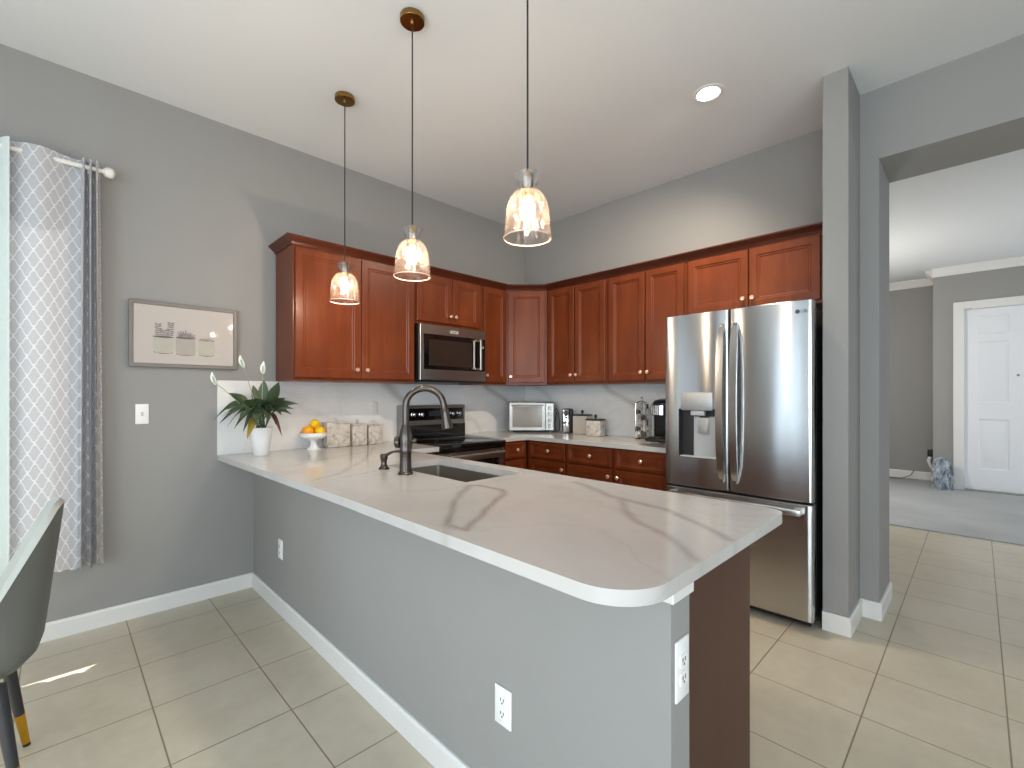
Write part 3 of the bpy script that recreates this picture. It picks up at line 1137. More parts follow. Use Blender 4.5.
hm2 = lat.to_track_quat('Z', 'Y').to_matrix().to_4x4()
b.lathe([(0.012, 0.02), (0.012, 0.036), (0.013, 0.038), (0.013, 0.052), (0.0, 0.054)], (fxp, fyp, CT + 0.165), 16, hm2)
b.build('handle_hub', M_GUN, t)
b = MB()
hm3 = (-lat).to_track_quat('Z', 'Y').to_matrix().to_4x4()
b.lathe([(0.02, 0.025), (0.029, 0.030), (0.030, 0.045), (0.024, 0.052), (0.010, 0.056), (0.0, 0.056)], (fxp, fyp, CT + 0.158), 20, hm3)
b.build('dial_handle', M_GUN, t)

sxp, syp = 1.227, 2.203
t = thing('soap_dispenser', 'small gunmetal soap pump with curved nozzle left of the faucet', 'soap dispenser', (sxp, syp, CT))
b = MB(); b.lathe([(0.028, 0.0005), (0.028, 0.006), (0.020, 0.012), (0.014, 0.03), (0.017, 0.05), (0.020, 0.056), (0.020, 0.074), (0.012, 0.08), (0.0, 0.081)], (sxp, syp, CT), 20)
b.build('pump_body', M_GUN, t)
b = MB()
b.tube([(sxp, syp, CT + 0.062), (sxp + 0.018, syp - 0.016, CT + 0.080), (sxp + 0.036, syp - 0.032, CT + 0.092), (sxp + 0.058, syp - 0.05, CT + 0.092), (sxp + 0.074, syp - 0.064, CT + 0.080)], [0.009, 0.008, 0.007, 0.0065, 0.006], 10)
b.build('nozzle', M_GUN, t)

# ------------------------------------------------------------------ range
RYF = 2.83
t = thing('range', 'freestanding electric range with black glass cooktop and steel front', 'range', ((RX0 + RX1) / 2, YW - 0.3, 0))
b = MB()
b.box(RX0, RX1, RYF + 0.03, YW - 0.035, 0.05, 0.895, 0.002)
b.box(RX0 + 0.03, RX1 - 0.03, RYF + 0.06, YW - 0.06, 0.0, 0.05)
b.build('range_body', M_STEELD, t)
b = MB(); b.box(RX0 - 0.001, RX1 + 0.001, RYF - 0.012, YW - 0.09, 0.8955, 0.923, 0.006, 2)
b.box(RX0 + 0.002, RX1 - 0.002, RYF - 0.010, RYF + 0.028, 0.866, 0.896, 0.003)
ck = b.build('cooktop', M_BLACKG, t)
for (x, y, r) in ((RX0 + 0.17, RYF + 0.17, 0.085), (RX1 - 0.17, RYF + 0.17, 0.11), (RX0 + 0.17, RYF + 0.41, 0.075), (RX1 - 0.17, RYF + 0.41, 0.075)):
    b = MB()
    b.lathe([(r, 0), (r + 0.003, 0.0004), (r + 0.006, 0)], (x, y, 0.9232), 32, cap=False)
    b.build('burner_ring', M_DGREY, ck)
b = MB(); b.box(RX0 + 0.004, RX1 - 0.004, RYF, RYF + 0.028, 0.24, 0.862, 0.004)
od = b.build('oven_door', M_STEELD, t)
b = MB(); b.box(RX0 + 0.075, RX1 - 0.075, RYF - 0.003, RYF - 0.0003, 0.36, 0.785, 0.001)
b.build('oven_window', M_BLACKG, od)
b = MB()
b.tube([(RX0 + 0.05, RYF - 0.045, 0.832), (RX1 - 0.05, RYF - 0.045, 0.832)], 0.014, 12)
for x in (RX0 + 0.09, RX1 - 0.09):
    b.box(x - 0.012, x + 0.012, RYF - 0.04, RYF + 0.001, 0.822, 0.842, 0.002)
b.build('handle', M_STEELL, od)
b = MB(); b.box(RX0 + 0.004, RX1 - 0.004, RYF, RYF + 0.028, 0.06, 0.232, 0.004)
b.build('drawer', M_STEELD, t)
BGY = 3.37
b = MB()
b.box(RX0, RX1, BGY, YW - 0.015, 0.9, 1.215, 0.004)
bgd = b.build('backguard', M_STEELD, t)
b = MB(); b.box(RX0 + 0.03, RX1 - 0.03, BGY - 0.004, BGY - 0.0003, 1.085, 1.188, 0.001)
b.box(RX0 + 0.002, RX1 - 0.002, BGY - 0.004, BGY - 0.0003, 0.925, 1.045, 0.001)
b.build('control_panel', M_BLACKG, bgd)
for x in (RX0 + 0.10, RX0 + 0.18, RX1 - 0.16, RX1 - 0.08):
    b = MB()
    b.lathe([(0.024, 0), (0.024, 0.006), (0.019, 0.010), (0.017, 0.028), (0.013, 0.032), (0.0, 0.032)], (x, BGY - 0.004, 1.137), 18, Matrix.Rotation(PI / 2, 4, 'X'))
    b.box(x - 0.003, x + 0.003, BGY - 0.038, BGY - 0.03, 1.122, 1.152)
    b.build('knob', M_CHROME, bgd)
b = MB(); b.box((RX0 + RX1) / 2 - 0.07, (RX0 + RX1) / 2 + 0.07, BGY - 0.006, BGY - 0.004, 1.12, 1.16)
b.build('display', pm('grey_display', '2A2C2E', 0.2), bgd)

# ------------------------------------------------------------------ over-the-range microwave
MX0, MX1, MZ0, MZ1 = 2.032, 2.7235, 1.425, 1.872
MYF = fyA - 0.062
t = thing('microwave', 'steel over-the-range microwave with dark glass door under the short cabinet', 'microwave', ((MX0 + MX1) / 2, YW - 0.2, MZ0))
b = MB(); b.box(MX0, MX1, MYF + 0.02, YW - 0.014, MZ0, MZ1, 0.002)
b.box(MX0 + 0.01, MX1 - 0.01, MYF + 0.03, YW - 0.05, MZ0 - 0.012, MZ0 + 0.001)
b.build('microwave_case', M_BLACK, t)
b = MB()
ring_panel(b, (MX0 + 0.002, MX1 - 0.002, MZ0, MZ1 - 0.002), [(0, 0.02), (0, 0.003), (0.003, 0)], lambda u, v, d: (u, MYF + d, v))
fr = b.build('front_frame', M_STEELD, t)
b = MB(); b.box(MX0 + 0.032, MX1 - 0.012, MYF - 0.003, MYF - 0.0003, MZ0 + 0.085, MZ1 - 0.078, 0.001)
gd = b.build('door_glass', M_BLACKG, t)
b = MB(); b.box(MX0 + 0.085, MX1 - 0.165, MYF - 0.0045, MYF - 0.0032, MZ0 + 0.115, MZ1 - 0.12, 0.0005)
b.build('door_mesh', pm('brown_mesh_screen', '2E251F', 0.18, var=0.1), gd)
b = MB()
hx = MX1 - 0.105
hp = [(hx - 0.03, MZ0 + 0.10), (hx + 0.01, MZ0 + 0.10), (hx + 0.01, MZ1 - 0.10), (hx - 0.03, MZ1 - 0.10)]
b.box(hx + 0.004, hx + 0.024, MYF - 0.045, MYF - 0.028, MZ0 + 0.095, MZ1 - 0.085, 0.004)
b.box(hx - 0.045, hx - 0.03, MYF - 0.012, MYF - 0.003, MZ0 + 0.10, MZ1 - 0.09, 0.003)
b.box(hx - 0.045, hx + 0.020, MYF - 0.030, MYF - 0.003, MZ1 - 0.105, MZ1 - 0.088, 0.003)
b.box(hx - 0.045, hx + 0.020, MYF - 0.030, MYF - 0.003, MZ0 + 0.097, MZ0 + 0.113, 0.003)
b.build('handle', M_STEELD, t)
b = MB(); b.lathe([(0.011, 0), (0.011, 0.006), (0.0, 0.007)], (MX1 - 0.045, MYF - 0.0032, MZ1 - 0.15), 14, Matrix.Rotation(PI / 2, 4, 'X'))
b.build('start_button', M_GREYP, t)
b = MB(); b.box((MX0 + MX1) / 2 - 0.055, (MX0 + MX1) / 2 + 0.035, MYF - 0.002, MYF - 0.0003, MZ1 - 0.056, MZ1 - 0.032, 0.0005)
bd = b.build('badge', M_GREYP, t)
b = MB()
xx = (MX0 + MX1) / 2 - 0.05
for wdt in (0.012, 0.008, 0.010, 0.006, 0.012, 0.008):
    b.box(xx, xx + wdt * 0.55, MYF - 0.0032, MYF - 0.0021, MZ1 - 0.051, MZ1 - 0.037)
    xx += wdt + 0.004
b.build('badge_relief', M_DGREY, bd)
b = MB(); b.box(MX0 + 0.02, MX1 - 0.02, MYF + 0.01, MYF + 0.10, MZ0 - 0.018, MZ0 - 0.0125, 0.001)
b.build('vent_grille', M_DGREY, t)

# ------------------------------------------------------------------ refrigerator
FY0, FY1 = 0.636, 1.492
FXF = 2.93
t = thing('refrigerator', 'tall stainless french-door refrigerator with ice dispenser and bottom freezer', 'refrigerator', (3.28, (FY0 + FY1) / 2, 0))
b = MB()
b.box(FXF + 0.085, XW - 0.03, FY0 + 0.008, FY1 - 0.008, 0.045, 1.80, 0.004)
b.build('cabinet_body', M_DGREY, t)
b = MB()
b.box(FXF + 0.06, FXF + 0.14, FY0 + 0.02, FY1 - 0.02, 0.012, 0.05, 0.003)
b.build('base_grille', M_BLACK, t)
for y in (FY0 + 0.05, FY1 - 0.05):
    b = MB()
    b.box(FXF + 0.03, FXF + 0.16, y - 0.035, y + 0.035, 1.801, 1.822, 0.004)
    b.build('hinge_cover', M_DGREY, t)
    for x in (FXF + 0.115, 3.5):
        b = MB()
        b.lathe([(0.022, 0.0005), (0.022, 0.012), (0.012, 0.016), (0.012, 0.05)], (x, y, 0), 12)
        b.build('levelling_foot', M_BLACK, t)


def fridge_door(name, y0, y1, z0, z1, hole=None, bulge=0.008, edge=0.010):
    """curved steel skin: front sheet over a grid, rounded to the sides, optional dispenser cavity (hy0,hy1,hz0,hz1,depth)"""
    b = MB()
    ys = [y0 + (y1 - y0) * i / 24 for i in range(25)]
    ys += [y0 + edge * k for k in (0.12, 0.35, 0.65)] + [y1 - edge * k for k in (0.12, 0.35, 0.65)]
    zs = [z0, z0 + 0.004, z1 - 0.004, z1] + [z0 + (z1 - z0) * i / 6 for i in range(1, 6)]
    if hole:
        ys = [y for y in ys if min(abs(y - hole[0]), abs(y - hole[1])) > 0.004] + [hole[0], hole[1]]
        zs = [z for z in zs if min(abs(z - hole[2]), abs(z - hole[3])) > 0.004] + [hole[2], hole[3]]
    ys, zs = sorted(set(ys)), sorted(set(zs))

    def fx(y, z):
        s_ = (y - y0) / (y1 - y0)
        d = min(y - y0, y1 - y)
        r = 0.0
        if d < edge:
            q = 1 - d / edge
            r = edge * (1 - math.sqrt(max(0, 1 - q * q)))
        e = 0.004 if (z - z0 < 1e-6 or z1 - z < 1e-6) else 0.0
        # slight pillow, plus the faint dishing real pressed doors have
        return FXF - bulge * (1 - (2 * s_ - 1) ** 2) + r + e + 0.0007 * math.sin(s_ * 11 + z * 1.3) * (1 if d > edge else 0)
    idx, vs, fs = {}, [], []
    for i, y in enumerate(ys):
        for j, z in enumerate(zs):
            idx[i, j] = len(vs)
            vs.append((fx(y, z), y, z))
    for i in range(len(ys) - 1):
        for j in range(len(zs) - 1):
            ym, zm = (ys[i] + ys[i + 1]) / 2, (zs[j] + zs[j + 1]) / 2
            if hole and hole[0] < ym < hole[1] and hole[2] < zm < hole[3]:
                continue
            fs.append((idx[i, j], idx[i + 1, j], idx[i + 1, j + 1], idx[i, j + 1]))
    xb = FXF + 0.075
    # sides and back
    for i in range(len(ys) - 1):
        for j in (0, len(zs) - 1):
            k = len(vs)
            vs += [(xb, ys[i], zs[j]), (xb, ys[i + 1], zs[j])]
            fs.append((idx[i, j], idx[i + 1, j], k + 1, k))
    for i in (0, len(ys) - 1):
        k = len(vs)
        vs += [(xb, ys[i], z0), (xb, ys[i], z1)]
        fs.append([idx[i, j] for j in range(len(zs))] + [k + 1, k])
    k = len(vs)
    vs += [(xb, y0, z0), (xb, y1, z0), (xb, y1, z1), (xb, y0, z1)]
    fs.append((k, k + 1, k + 2, k + 3))
    b.faces(vs, fs)
    return b.build(name, M_STEEL, t)


HY0, HY1, HZ0, HZ1 = 1.150, 1.392, 0.90, 1.215
FM = 1.075
ld = fridge_door('left_door', FM + 0.003, FY1, 0.712, 1.83, (HY0, HY1, HZ0, HZ1))
rd = fridge_door('right_door', FY0, FM - 0.003, 0.712, 1.83)
fd = fridge_door('freezer_drawer', FY0, FY1, 0.055, 0.697, None, 0.003)
# dispenser
b = MB()
xd = FXF + 0.055
b.faces([(FXF - 0.001, HY0, HZ0), (FXF - 0.001, HY1, HZ0), (FXF - 0.001, HY1, HZ1), (FXF - 0.001, HY0, HZ1), (xd, HY0, HZ0), (xd, HY1, HZ0), (xd, HY1, HZ1), (xd, HY0, HZ1)],
        [(0, 1, 5, 4), (1, 2, 6, 5), (2, 3, 7, 6), (3, 0, 4, 7), (4, 5, 6, 7)])
b.build('dispenser_cavity', M_DGREY, ld)
b = MB(); b.box(FXF - 0.016, FXF - 0.0052, 1.168, 1.375, 1.205, 1.320, 0.005, 2)
dp = b.build('dispenser_panel', pm('silver_panel', 'B4B4B2', 0.4, 0.5, var=0.12, scale=30), ld)
b = MB(); b.box(FXF - 0.005, FXF + 0.03, 1.225, 1.315, 1.172, 1.2045, 0.006, 2)
b.build('ice_chute', M_GREYP, ld)
b = MB(); b.box(FXF + 0.045, xd - 0.0005, 1.17, 1.315, HZ0 + 0.004, 1.165, 0.004)
b.build('dispenser_back', M_GREYP, ld)
b = MB()
b.prism([(FXF + 0.043, 1.165), (FXF + 0.018, 1.06), (FXF + 0.026, 1.055), (FXF + 0.0445, 1.16)], 1.215, 1.275, 'y')
b.build('paddle', M_CHROME, ld)
b = MB(); b.box(FXF - 0.002, xd - 0.001, HY0 + 0.005, HY1 - 0.005, HZ0 + 0.0005, HZ0 + 0.008, 0.002)
b.build('drip_tray', M_GREYP, ld)


def fridge_handle(door, y, z0, z1):
    b = MB()
    n = 22
    vs, fs = [], []
    for i in range(n + 1):
        s_ = i / n
        z = z0 + (z1 - z0) * s_
        bow = 0.018 + 0.045 * math.sin(PI * s_) ** 0.6
        if i in (0, n):
            bow = 0.004
        wd = 0.021 if 0.10 < s_ < 0.90 else 0.010 + 0.011 * min(s_, 1 - s_) / 0.10
        x1_ = FXF - bow
        th = 0.016
        for (dx_, dy_) in ((0, -wd), (0, wd), (th * 0.6, wd), (th, wd * 0.5), (th, -wd * 0.5), (th * 0.6, -wd)):
            vs.append((x1_ + dx_ - (0.004 if dx_ == 0 else 0), y + dy_, z))
    for i in range(n):
        for k in range(6):
            k2 = (k + 1) % 6
            fs.append((i * 6 + k, i * 6 + k2, (i + 1) * 6 + k2, (i + 1) * 6 + k))
    fs.append(list(range(6)))
    fs.append([n * 6 + k for k in range(6)])
    b.faces(vs, fs)
    b.box(FXF - 0.02, FXF + 0.004, y - 0.012, y + 0.012, z0 + 0.002, z0 + 0.055, 0.004)
    b.box(FXF - 0.02, FXF + 0.004, y - 0.012, y + 0.012, z1 - 0.055, z1 - 0.002, 0.004)
    return b.build('handle', M_STEEL, door)


fridge_handle(ld, 1.112, 0.765, 1.745)
fridge_handle(rd, 1.032, 0.765, 1.745)
b = MB()
b.box(FXF - 0.062, FXF - 0.044, FY0 + 0.045, FY1 - 0.045, 0.640, 0.676, 0.006, 2)
for y in (FY0 + 0.065, FY1 - 0.065):
    b.box(FXF - 0.046, FXF + 0.004, y - 0.02, y + 0.02, 0.644, 0.672, 0.004)
b.build('drawer_handle', M_STEEL, fd)


def text_mesh(name, s_, size, mat_, parent, M, ext=0.0006):
    c = bpy.data.curves.new(name, 'FONT')
    c.body = s_
    c.size = size
    c.extrude = ext
    c.align_x = 'LEFT'
    o_ = bpy.data.objects.new(name, c)
    COL.objects.link(o_)
    dg = bpy.context.evaluated_depsgraph_get()
    me = bpy.data.meshes.new_from_object(o_.evaluated_get(dg))
    bpy.data.objects.remove(o_)
    me.name = name
    me.transform(ROOTM[parent].inverted() @ M)
    me.materials.clear()
    me.materials.append(mat_)
    o2 = bpy.data.objects.new(name, me)
    COL.objects.link(o2)
    o2.parent = parent
    ROOTM[o2] = ROOTM[parent]
    return o2


M_LOGO = pm('grey_logo', '8A8D90', 0.5)
M_LOGOD = pm('dark_grey_letters', '4A4D51', 0.6)
# emblem: little disc and two capitals near the top right of the right door
TM = Matrix.Translation((FXF - 0.0074, 0.688, 1.760)) @ Matrix(((0, 0, -1, 0), (-1, 0, 0, 0), (0, 1, 0, 0), (0, 0, 0, 1)))
text_mesh('logo_letters', 'LG', 0.023, M_LOGOD, rd, TM)
b = MB(); b.lathe([(0.0125, 0), (0.0125, 0.0008), (0.0095, 0.0008), (0.0095, 0.0)], (FXF - 0.0060, 0.705, 1.767), 20, Matrix.Rotation(-PI / 2, 4, 'Y'))
b.lathe([(0.002, 0), (0.002, 0.0008), (0, 0.0008)], (FXF - 0.0060, 0.708, 1.770), 8, Matrix.Rotation(-PI / 2, 4, 'Y'))
b.box(FXF - 0.0068, FXF - 0.0060, 0.7035, 0.7065, 1.761, 1.773)
b.build('logo_emblem', M_LOGO, rd)

# ------------------------------------------------------------------ small things on the back worktop
# toaster oven, set diagonally in the corner
tc = Vector((XW, YW))
tcen = tc - Vector((0.326, 0.400))        # middle of its front
t = thing('toaster_oven', 'silver countertop toaster oven set diagonally in the corner', 'toaster oven', (tcen.x, tcen.y, CTB), -PI / 4)
W2, TD, TH = 0.222, 0.22, 0.300
b = MB()
b.box(-W2, W2, 0.012, TD, 0.014, TH, 0.012, 2)
for x in (-W2 + 0.03, W2 - 0.03):
    for y in (0.035, TD - 0.03):
        b.lathe([(0.012, 0.0005), (0.014, 0.015)], (x, y, 0), 10)
b.build('oven_case', M_STEELD, t, world=False)
b = MB()
ring_panel(b, (-W2 + 0.006, W2 - 0.088, 0.022, TH - 0.012), [(0, 0.014), (0, 0.002), (0.002, 0), (0.030, 0.0), (0.034, 0.006)], lambda u, v, d: (u, d - 0.002, v))
dr_ = b.build('glass_door', M_STEELD, t, world=False)
b = MB(); b.box(-W2 + 0.038, W2 - 0.12, 0.001, 0.0035, 0.058, TH - 0.048, 0.0005)
b.build('door_window', pm('smoky_oven_glass', '9A958E', 0.12, 0.2, var=0.1), dr_, world=False)
b = MB()
b.tube([(-W2 + 0.025, -0.03, TH - 0.032), (W2 - 0.105, -0.03, TH - 0.032)], 0.007, 10)
for x in (-W2 + 0.04, W2 - 0.12):
    b.box(x - 0.005, x + 0.005, -0.028, -0.001, TH - 0.037, TH - 0.027, 0.001)
b.build('handle', M_CHROME, dr_, world=False)
b = MB(); b.box(W2 - 0.084, W2 - 0.004, -0.002, 0.011, 0.022, TH - 0.012, 0.003)
cp = b.build('control_panel', M_STEELD, t, world=False)
for z in (0.065, 0.12, 0.18, 0.24):
    b = MB(); b.lathe([(0.017, 0), (0.016, 0.012), (0.012, 0.016), (0.0, 0.016)], (W2 - 0.044, -0.002, z), 16, Matrix.Rotation(PI / 2, 4, 'X'))
    b.build('knob', M_STEELD, cp, world=False)
b = MB()
b.tube([(W2 + 0.002, 0.10, 0.20), (W2 + 0.03, 0.08, 0.235), (W2 + 0.05, 0.075, 0.19), (W2 + 0.062, 0.07, 0.09), (W2 + 0.055, 0.07, 0.02), (W2 + 0.02, 0.07, 0.008), (W2 + 0.012, 0.06, 0.09), (W2 + 0.03, 0.06, 0.20)], 0.0045, 8)
b.build('power_cord', M_CORD, t, world=False)

# can opener: tall silver and black
ox, oy = 3.505, 2.775
t = thing('can_opener', 'slim silver and black electric can opener right of the toaster oven', 'can opener', (ox, oy, CTB), -PI / 4)
b = MB(); b.box(-0.05, 0.05, 0.012, 0.11, 0.0005, 0.235, 0.014, 3)
b.build('opener_body', M_DGREY, t, world=False)
b = MB(); b.box(-0.052, 0.012, -0.004, 0.012, 0.004, 0.228, 0.006, 2)
b.build('front_plate', M_CHROME, t, world=False)
b = MB(); b.box(-0.042, -0.008, -0.016, -0.0045, 0.165, 0.222, 0.004, 2)
b.lathe([(0.011, 0), (0.011, 0.012), (0.0, 0.012)], (-0.02, -0.0045, 0.15), 12, Matrix.Rotation(PI / 2, 4, 'X'))
b.build('cutter_head', M_BLACK, t, world=False)


def canister(label, x, y, w_, d_, h, rot, body_m, lid_m, knob_m, grp, style):
    t = thing('canister', label, 'canister', (x, y, CTB if style else CT), rot, grp)
    b = MB(); b.box(-w_ / 2, w_ / 2, -d_ / 2, d_ / 2, 0.0005, h, 0.008, 3)
    b.build('canister_body', body_m, t, world=False)
    b = MB()
    b.box(-w_ / 2 - 0.003, w_ / 2 + 0.003, -d_ / 2 - 0.003, d_ / 2 + 0.003, h + 0.0005, h + (0.014 if style else 0.009), 0.004, 2)
    ld_ = b.build('lid', lid_m, t, world=False)
    z = h + (0.014 if style else 0.009)
    b = MB()
    if style:
        b.lathe([(0.008, 0), (0.007, 0.008), (0.013, 0.018), (0.014, 0.03), (0.009, 0.038), (0.0, 0.04)], (0, 0, z), 16)
    else:
        b.lathe([(0.008, 0), (0.006, 0.010), (0.012, 0.016), (0.013, 0.026), (0.008, 0.034), (0.0, 0.036)], (0, 0, z), 16)
    b.build('lid_knob', knob_m, ld_, world=False)
    return t


canister('taller cream square canister with bronze lid behind the shorter one', 3.545, 2.640, 0.150, 0.11, 0.172, RB + 0.1, M_CREAM, M_BRONZE, M_BRONZE, 'cream canisters', True)
canister('shorter mottled cream square canister with bronze lid on back worktop', 3.455, 2.425, 0.145, 0.11, 0.140, RB + 0.08, M_CANST, M_BRONZE, M_BRONZE, 'cream canisters', True)

# pod carousel
px_, py_ = 3.45, 1.965
t = thing('pod_carousel', 'chrome wire carousel of coffee pods left of the coffee maker', 'pod rack', (px_, py_, CTB))
b = MB()
b.lathe([(0.062, 0.0005), (0.064, 0.006), (0.055, 0.014), (0.012, 0.018)], (px_, py_, CTB), 28)
b.tube([(px_, py_, CTB + 0.014), (px_, py_, CTB + 0.335)], 0.006, 10)
b.ball((px_, py_, CTB + 0.340), 0.011, 12, 8)
for k in range(5):
    a = 2 * PI * k / 5 + 0.3
    for s_ in (-0.24, 0.24):
        c, s2 = math.cos(a + s_), math.sin(a + s_)
        b.tube([(px_ + 0.012 * c, py_ + 0.012 * s2, CTB + 0.022), (px_ + 0.052 * c, py_ + 0.052 * s2, CTB + 0.022), (px_ + 0.054 * c, py_ + 0.054 * s2, CTB + 0.30), (px_ + 0.012 * c, py_ + 0.012 * s2, CTB + 0.318)], 0.0022, 6)
b.build('wire_rack', M_CHROME, t)
M_POD = pm('white_pod', 'D8D6D2', 0.35, var=0.1)
M_PODD = pm('dark_pod', '57504C', 0.4)
for k in range(5):
    a = 2 * PI * k / 5 + 0.3
    for j in range(6):
        z = CTB + 0.045 + j * 0.046
        mt = Matrix.Rotation(a, 4, 'Z') @ Matrix.Rotation(PI / 2, 4, 'Y')
        c = (px_ + 0.020 * math.cos(a), py_ + 0.020 * math.sin(a), z)
        b = MB()
        b.lathe([(0.0155, 0.0), (0.019, 0.030), (0.0215, 0.0305), (0.0215, 0.032), (0.0, 0.0325)], c, 14, mt)
        pd = b.build('coffee_pod', M_PODD if (k + j) % 3 == 0 else M_POD)
        tag(pd, 'small coffee pod held in the chrome wire carousel', 'coffee pod', 'coffee pods in the carousel')

# coffee maker
mx, my = 3.45, 1.778
t = thing('coffee_maker', 'black and silver single-serve coffee maker beside the refrigerator', 'coffee maker', (mx, my, CTB), RB)
b = MB()
b.box(-0.085, 0.085, -0.13, 0.15, 0.0005, 0.030, 0.010, 2)
b.box(-0.085, 0.085, -0.005, 0.15, 0.030, 0.30, 0.014, 2)
b.build('machine_body', M_BLACK, t, world=False)
b = MB(); b.prism([(x, y) for x, y in arc(0, 0.0, 0.086, 180, 360, 14)] + [(0.086, 0.14), (-0.086, 0.14)], 0.205, 0.29)
hd = b.build('brew_head', M_BLACK, t, world=False)
b = MB(); b.prism([(x, y) for x, y in arc(0, 0.0, 0.0885, 185, 355, 18)] + [(x, y) for x, y in arc(0, 0.0, 0.086, 355, 185, 18)], 0.212, 0.285)
b.build('chrome_band', M_CHROME, hd, world=False)
b = MB()
b.lathe([(0.088, 0.0), (0.088, 0.012), (0.07, 0.034), (0.03, 0.044), (0.0, 0.045)], (0, 0.02, 0.2905), 28)
b.build('lid', M_BLACK, t, world=False)
b = MB(); b.box(-0.084, -0.066, -0.02, -0.0055, 0.032, 0.205, 0.003)
b.build('side_trim', M_GREYP, t, world=False)
b = MB(); b.box(-0.060, 0.060, -0.125, -0.02, 0.0305, 0.038, 0.003)
b.build('drip_tray', M_DGREY, t, world=False)
b = MB(); b.box(0.0865, 0.125, 0.01, 0.14, 0.0005, 0.285, 0.01, 2)
b.build('water_tank', pm('smoked_tank', '6B6F73', 0.15), t, world=False)

# ------------------------------------------------------------------ things on the wall end of the bar
canister('largest marbled square canister beside the fruit bowl', 1.4985, 3.405, 0.180, 0.10, 0.176, 0.0, M_CANST, M_CANST, M_CROWNGL, 'marbled canisters', False)
canister('middle marbled canister of the three on the bar', 1.668, 3.407, 0.120, 0.095, 0.156, 0.0, M_CANST, M_CANST, M_CROWNGL, 'marbled canisters', False)
canister('smallest marbled canister nearest the range', 1.803, 3.410, 0.116, 0.09, 0.146, 0.0, M_CANST, M_CANST, M_CROWNGL, 'marbled canisters', False)
# outlet on the splash above them is below, with the plates

bxp, byp = 1.312, 3.355
t = thing('fruit_bowl', 'white footed fruit bowl holding lemons beside the canisters', 'bowl', (bxp, byp, CT))
b = MB()
b.lathe([(0.048, 0.0005), (0.05, 0.004), (0.032, 0.014), (0.022, 0.035), (0.022, 0.058), (0.04, 0.072), (0.075, 0.082), (0.091, 0.096), (0.095, 0.120), (0.0925, 0.121), (0.087, 0.099), (0.06, 0.089), (0.0, 0.087)], (bxp, byp, CT), 32)
b.build('footed_dish', M_POTW, t)
fr = [(-0.045, -0.014, 0.061, 0.040, 'orange'), (0.026, -0.044, 0.058, 0.037, 'lemon'), (0.046, 0.032, 0.058, 0.037, 'lemon'), (-0.030, 0.050, 0.060, 0.034, 'orange'), (0.010, 0.004, 0.107, 0.036, 'lemon')]
lab = {0: 'orange at the left of the white fruit bowl', 1: 'front lemon in the white fruit bowl', 2: 'lemon at the right of the white fruit bowl', 3: 'orange at the back of the white fruit bowl', 4: 'topmost lemon on the pile in the white fruit bowl'}
for i, (ax, ay, az, r, kd) in enumerate(fr):
    b = MB()
    cc = (bxp + ax, byp + ay, CT + 0.073 + az)
    if kd == 'lemon':
        prof = [(0.0001, -r * 1.16), (r * 0.22, -r * 1.08), (r * 0.55, -r * 0.88), (r * 0.86, -r * 0.5), (r, 0), (r * 0.86, r * 0.5), (r * 0.55, r * 0.88), (r * 0.22, r * 1.08), (0.0001, r * 1.18)]
        b.lathe(prof, cc, 18, Matrix.Rotation(0.6 + i, 4, 'Z') @ Matrix.Rotation(PI / 2 - 0.15, 4, 'Y'), cap=False)
    else:
        b.ball(cc, r, 18, 12, (1, 1, 0.95))
    o = b.build(kd, M_LEMON if kd == 'lemon' else M_ORANGE)
    tag(o, lab[i], kd, 'fruit in the bowl')

# potted peace lily
qx, qy = 0.945, 3.275
t = thing('peace_lily', 'leafy peace lily with white flowers in a white pot at the bar end', 'potted plant', (qx, qy, CT))
b = MB()
b.lathe([(0.042, 0.0005), (0.045, 0.004), (0.066, 0.172), (0.068, 0.180), (0.063, 0.180), (0.058, 0.150)], (qx, qy, CT), 36, cap=True)
b.build('pot', M_POTW, t)
b = MB(); b.lathe([(0.0585, 0.150), (0.03, 0.156), (0.0, 0.157)], (qx, qy, CT), 24)
b.build('soil', M_SOIL, t)




def leaf_into(b, base_, tip, width, arch, n=14, curl=0.25, roll=0.0):
    base_, tip = Vector(base_), Vector(tip)
    d_ = tip - base_
    side_ = d_.cross(Vector((0, 0, 1)))
    if side_.length < 1e-4:
        side_ = Vector((1, 0, 0))
    side_.normalize()
    tc_ = Vector((0, 0, EYE)) - base_
    fc_ = d_.cross(tc_).normalized()
    if fc_.dot(side_) < 0:
        fc_ = -fc_
    side_ = (side_ * (0.45 + 0.4 * math.sin(roll * 9)) + fc_ * 0.75).normalized()
    vs, fs = [], []
    for i in range(n + 1):
        s_ = i / n
        p = base_.lerp(tip, s_) + Vector((0, 0, 1.35 * arch * math.sin(PI * s_ ** 0.8)))
        if s_ < 0.38:
            wd = 0.0024 + 0.001 * s_
        else:
            q = (s_ - 0.38) / 0.62
            wd = max(0.0008, width * (math.sin(PI * q ** 0.72) ** 0.9))
        nr = side_.cross(d_).normalized()
        up = nr if nr.z > 0 else -nr
        for k in (-1, -0.5, 0, 0.5, 1):
            vs.append(p + side_ * wd * k + up * wd * curl * (abs(k) ** 1.5))
        # underside for thickness
        for k in (-1, -0.5, 0, 0.5, 1):
            vs.append(p + side_ * wd * k * 0.995 + up * (wd * curl * (abs(k) ** 1.5) - 0.0009))
    for i in range(n):
        for k in range(4):
            a0 = i * 10 + k
            fs.append((a0, a0 + 1, a0 + 11, a0 + 10))
            c0 = i * 10 + 5 + k
            fs.append((c0 + 1, c0, c0 + 10, c0 + 11))
        fs.append((i * 10, i * 10 + 10, i * 10 + 15, i * 10 + 5))
        fs.append((i * 10 + 4, i * 10 + 9, i * 10 + 19, i * 10 + 14))
    b.faces(vs, fs)


